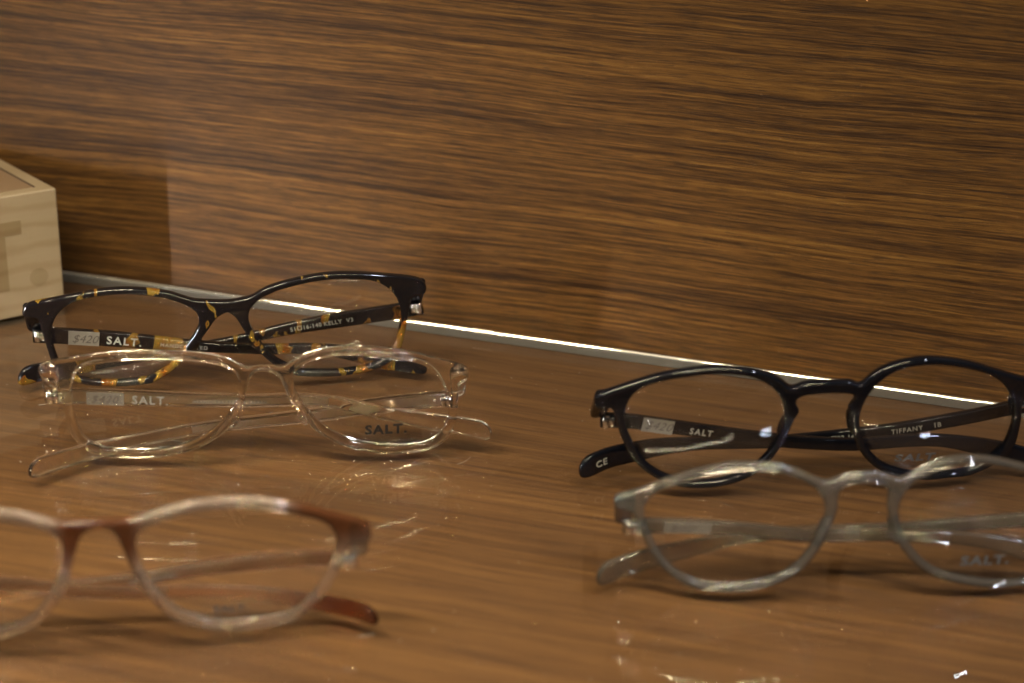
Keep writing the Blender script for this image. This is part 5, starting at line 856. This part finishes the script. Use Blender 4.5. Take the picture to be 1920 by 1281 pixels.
black_ink = plain('black print', (0.01, 0.01, 0.012), 0.5)
dim_ink = plain('faded lens print', (0.10, 0.11, 0.13), 0.4)
pen = plain('pen ink', (0.09, 0.08, 0.08), 0.5)
base = dict(lens=lens_m, metal=metal, core=core, sticker=stick, sticker_pale=stick_pale)
# ------------------------------------------------------------------ the five pairs
glasses('P1', 'dark tortoiseshell eyeglasses with amber flecks, standing closest to the walnut wall',
        dict(base, front=tortoise('tortoiseshell acetate', 0.868), temple=tortoise('mottled tortoiseshell temple', 0.835)),
        dict(h=[(0, 5.6), (0.15, 5.6), (0.5, 3.6), (0.7, 3.8), (0.9, 6.6), (1, 7.2)], thick=3.4, padz=17,
             stickerL=(11.8, 22.0, -2.5, 2.6),
             textL=[dict(s='$420', size=4.2, at=13.2, mat=pen, shear=0.35, w=-0.004, sp=1.0, lift=0.17, y=-1.5),
                    dict(s='SALT.', size=4.0, at=24.5, mat=white_ink, w=0.02, sp=1.25),
                    dict(s='HANDCRAFTED', size=1.9, at=42.5, mat=grey_ink, w=0.01, sp=1.25)],
             textR=[dict(s='51\u25a116-140', size=2.1, at=47, mat=white_ink, sp=1.15), dict(s='KELLY  V3', size=2.1, at=35, mat=grey_ink, sp=1.15)]))
glasses('P2', 'colourless see-through eyeglasses with black lens lettering, just in front of the tortoiseshell pair',
        dict(base, front=acetate_clear('clear peach acetate', (1.0, 0.93, 0.82), 0.01, 0.995)),
        dict(h=[(0, 5.4), (0.15, 5.2), (0.5, 4.2), (0.7, 4.2), (0.9, 6.2), (1, 6.8)], thick=3.4, padz=15, core=0.62, pale=True,
             stickerL=(13.0, 24.5, -2.2, 2.2),
             textL=[dict(s='$420', size=3.8, at=14.5, mat=pen, shear=0.35, w=-0.004, lift=0.17, y=-1.3), dict(s='SALT.', size=4.0, at=27.0, mat=grey_ink, w=0.02, sp=1.2), dict(s='HANDCRAFTED IN JAPAN', size=1.7, at=46, mat=grey_ink, sp=1.2)],
             print=dict(size=4.9, x=38.8, z=7.8, mat=black_ink, sx=1.0)))
glasses('P3', 'rust brown eyeglasses fading to clear at the lower rims, blurred at the bottom left corner',
        dict(base, front=acetate_fade('brown fading acetate', (0.17, 0.066, 0.028), (0.92, 0.84, 0.77), 10, 31), temple=acetate_tip('clear temple with brown tip', (0.78, 0.55, 0.40), (0.30, 0.095, 0.032), 0.72, 0.86)),
        dict(h=[(0, 4.6), (0.15, 4.6), (0.5, 3.8), (0.7, 4.0), (0.9, 5.2), (1, 5.6)], thick=3.2, padz=17, core=0.6,
             textR=[dict(s='HANDCRAFTED', size=1.7, at=62, mat=grey_ink)],
             print=dict(size=3.4, x=33.0, z=7.0, mat=dim_ink)))
glasses('P4', 'glossy black round eyeglasses with a keyhole bridge, standing behind the grey pair on the right',
        dict(base, front=plain('black acetate', (0.003, 0.0035, 0.006), 0.04, Specular_IOR_Level=0.4)),
        dict(h=[(0, 4.8), (0.15, 4.6), (0.5, 4.2), (0.7, 4.2), (0.9, 7.2), (1, 7.8)], thick=3.2, padz=24,
             stickerL=(13.0, 23.0, -2.3, 2.4),
             textL=[dict(s='$420', size=4.0, at=14.0, mat=pen, shear=0.35, w=-0.004, lift=0.17, y=-1.2), dict(s='SALT', size=2.8, at=28.5, mat=white_ink, sp=1.3)],
             textR=[dict(s='48\u25a122-140', size=2.2, at=70, mat=grey_ink, sp=1.1), dict(s='TIFFANY', size=2.3, at=48, mat=pale_ink, sp=1.2), dict(s='1B', size=2.3, at=34, mat=pale_ink),
                    dict(s='CE', size=3.2, at=146.0, mat=white_ink, sp=1.2)],
             print=dict(size=4.4, x=33.0, z=9.5, mat=dim_ink, sx=1.2)))
glasses('P5', 'milky grey round eyeglasses with a keyhole bridge, nearest to the viewer on the right',
        dict(base, front=acetate_clear('milky grey acetate', (0.33, 0.325, 0.325), 0.07, 0.9), temple=acetate_clear('smoky grey temple', (0.42, 0.39, 0.35), 0.05, 0.93)),
        dict(h=[(0, 4.6), (0.15, 4.4), (0.5, 4.0), (0.7, 4.0), (0.9, 6.6), (1, 7.4)], thick=3.2, padz=19, core=0.5, pale=True,
             stickerL=(11.5, 25.0, -1.5, 2.2),
             textL=[dict(s='$420', size=3.2, at=13.5, mat=pen, shear=0.35, w=-0.004, lift=0.17, y=-0.8)],
             textR=[dict(s='48\u25a122-140', size=2.0, at=82, mat=grey_ink), dict(s='TIFFANY', size=2.0, at=60, mat=grey_ink)],
             print=dict(size=4.4, x=37.0, z=8.5, mat=dim_ink, sx=1.2)))
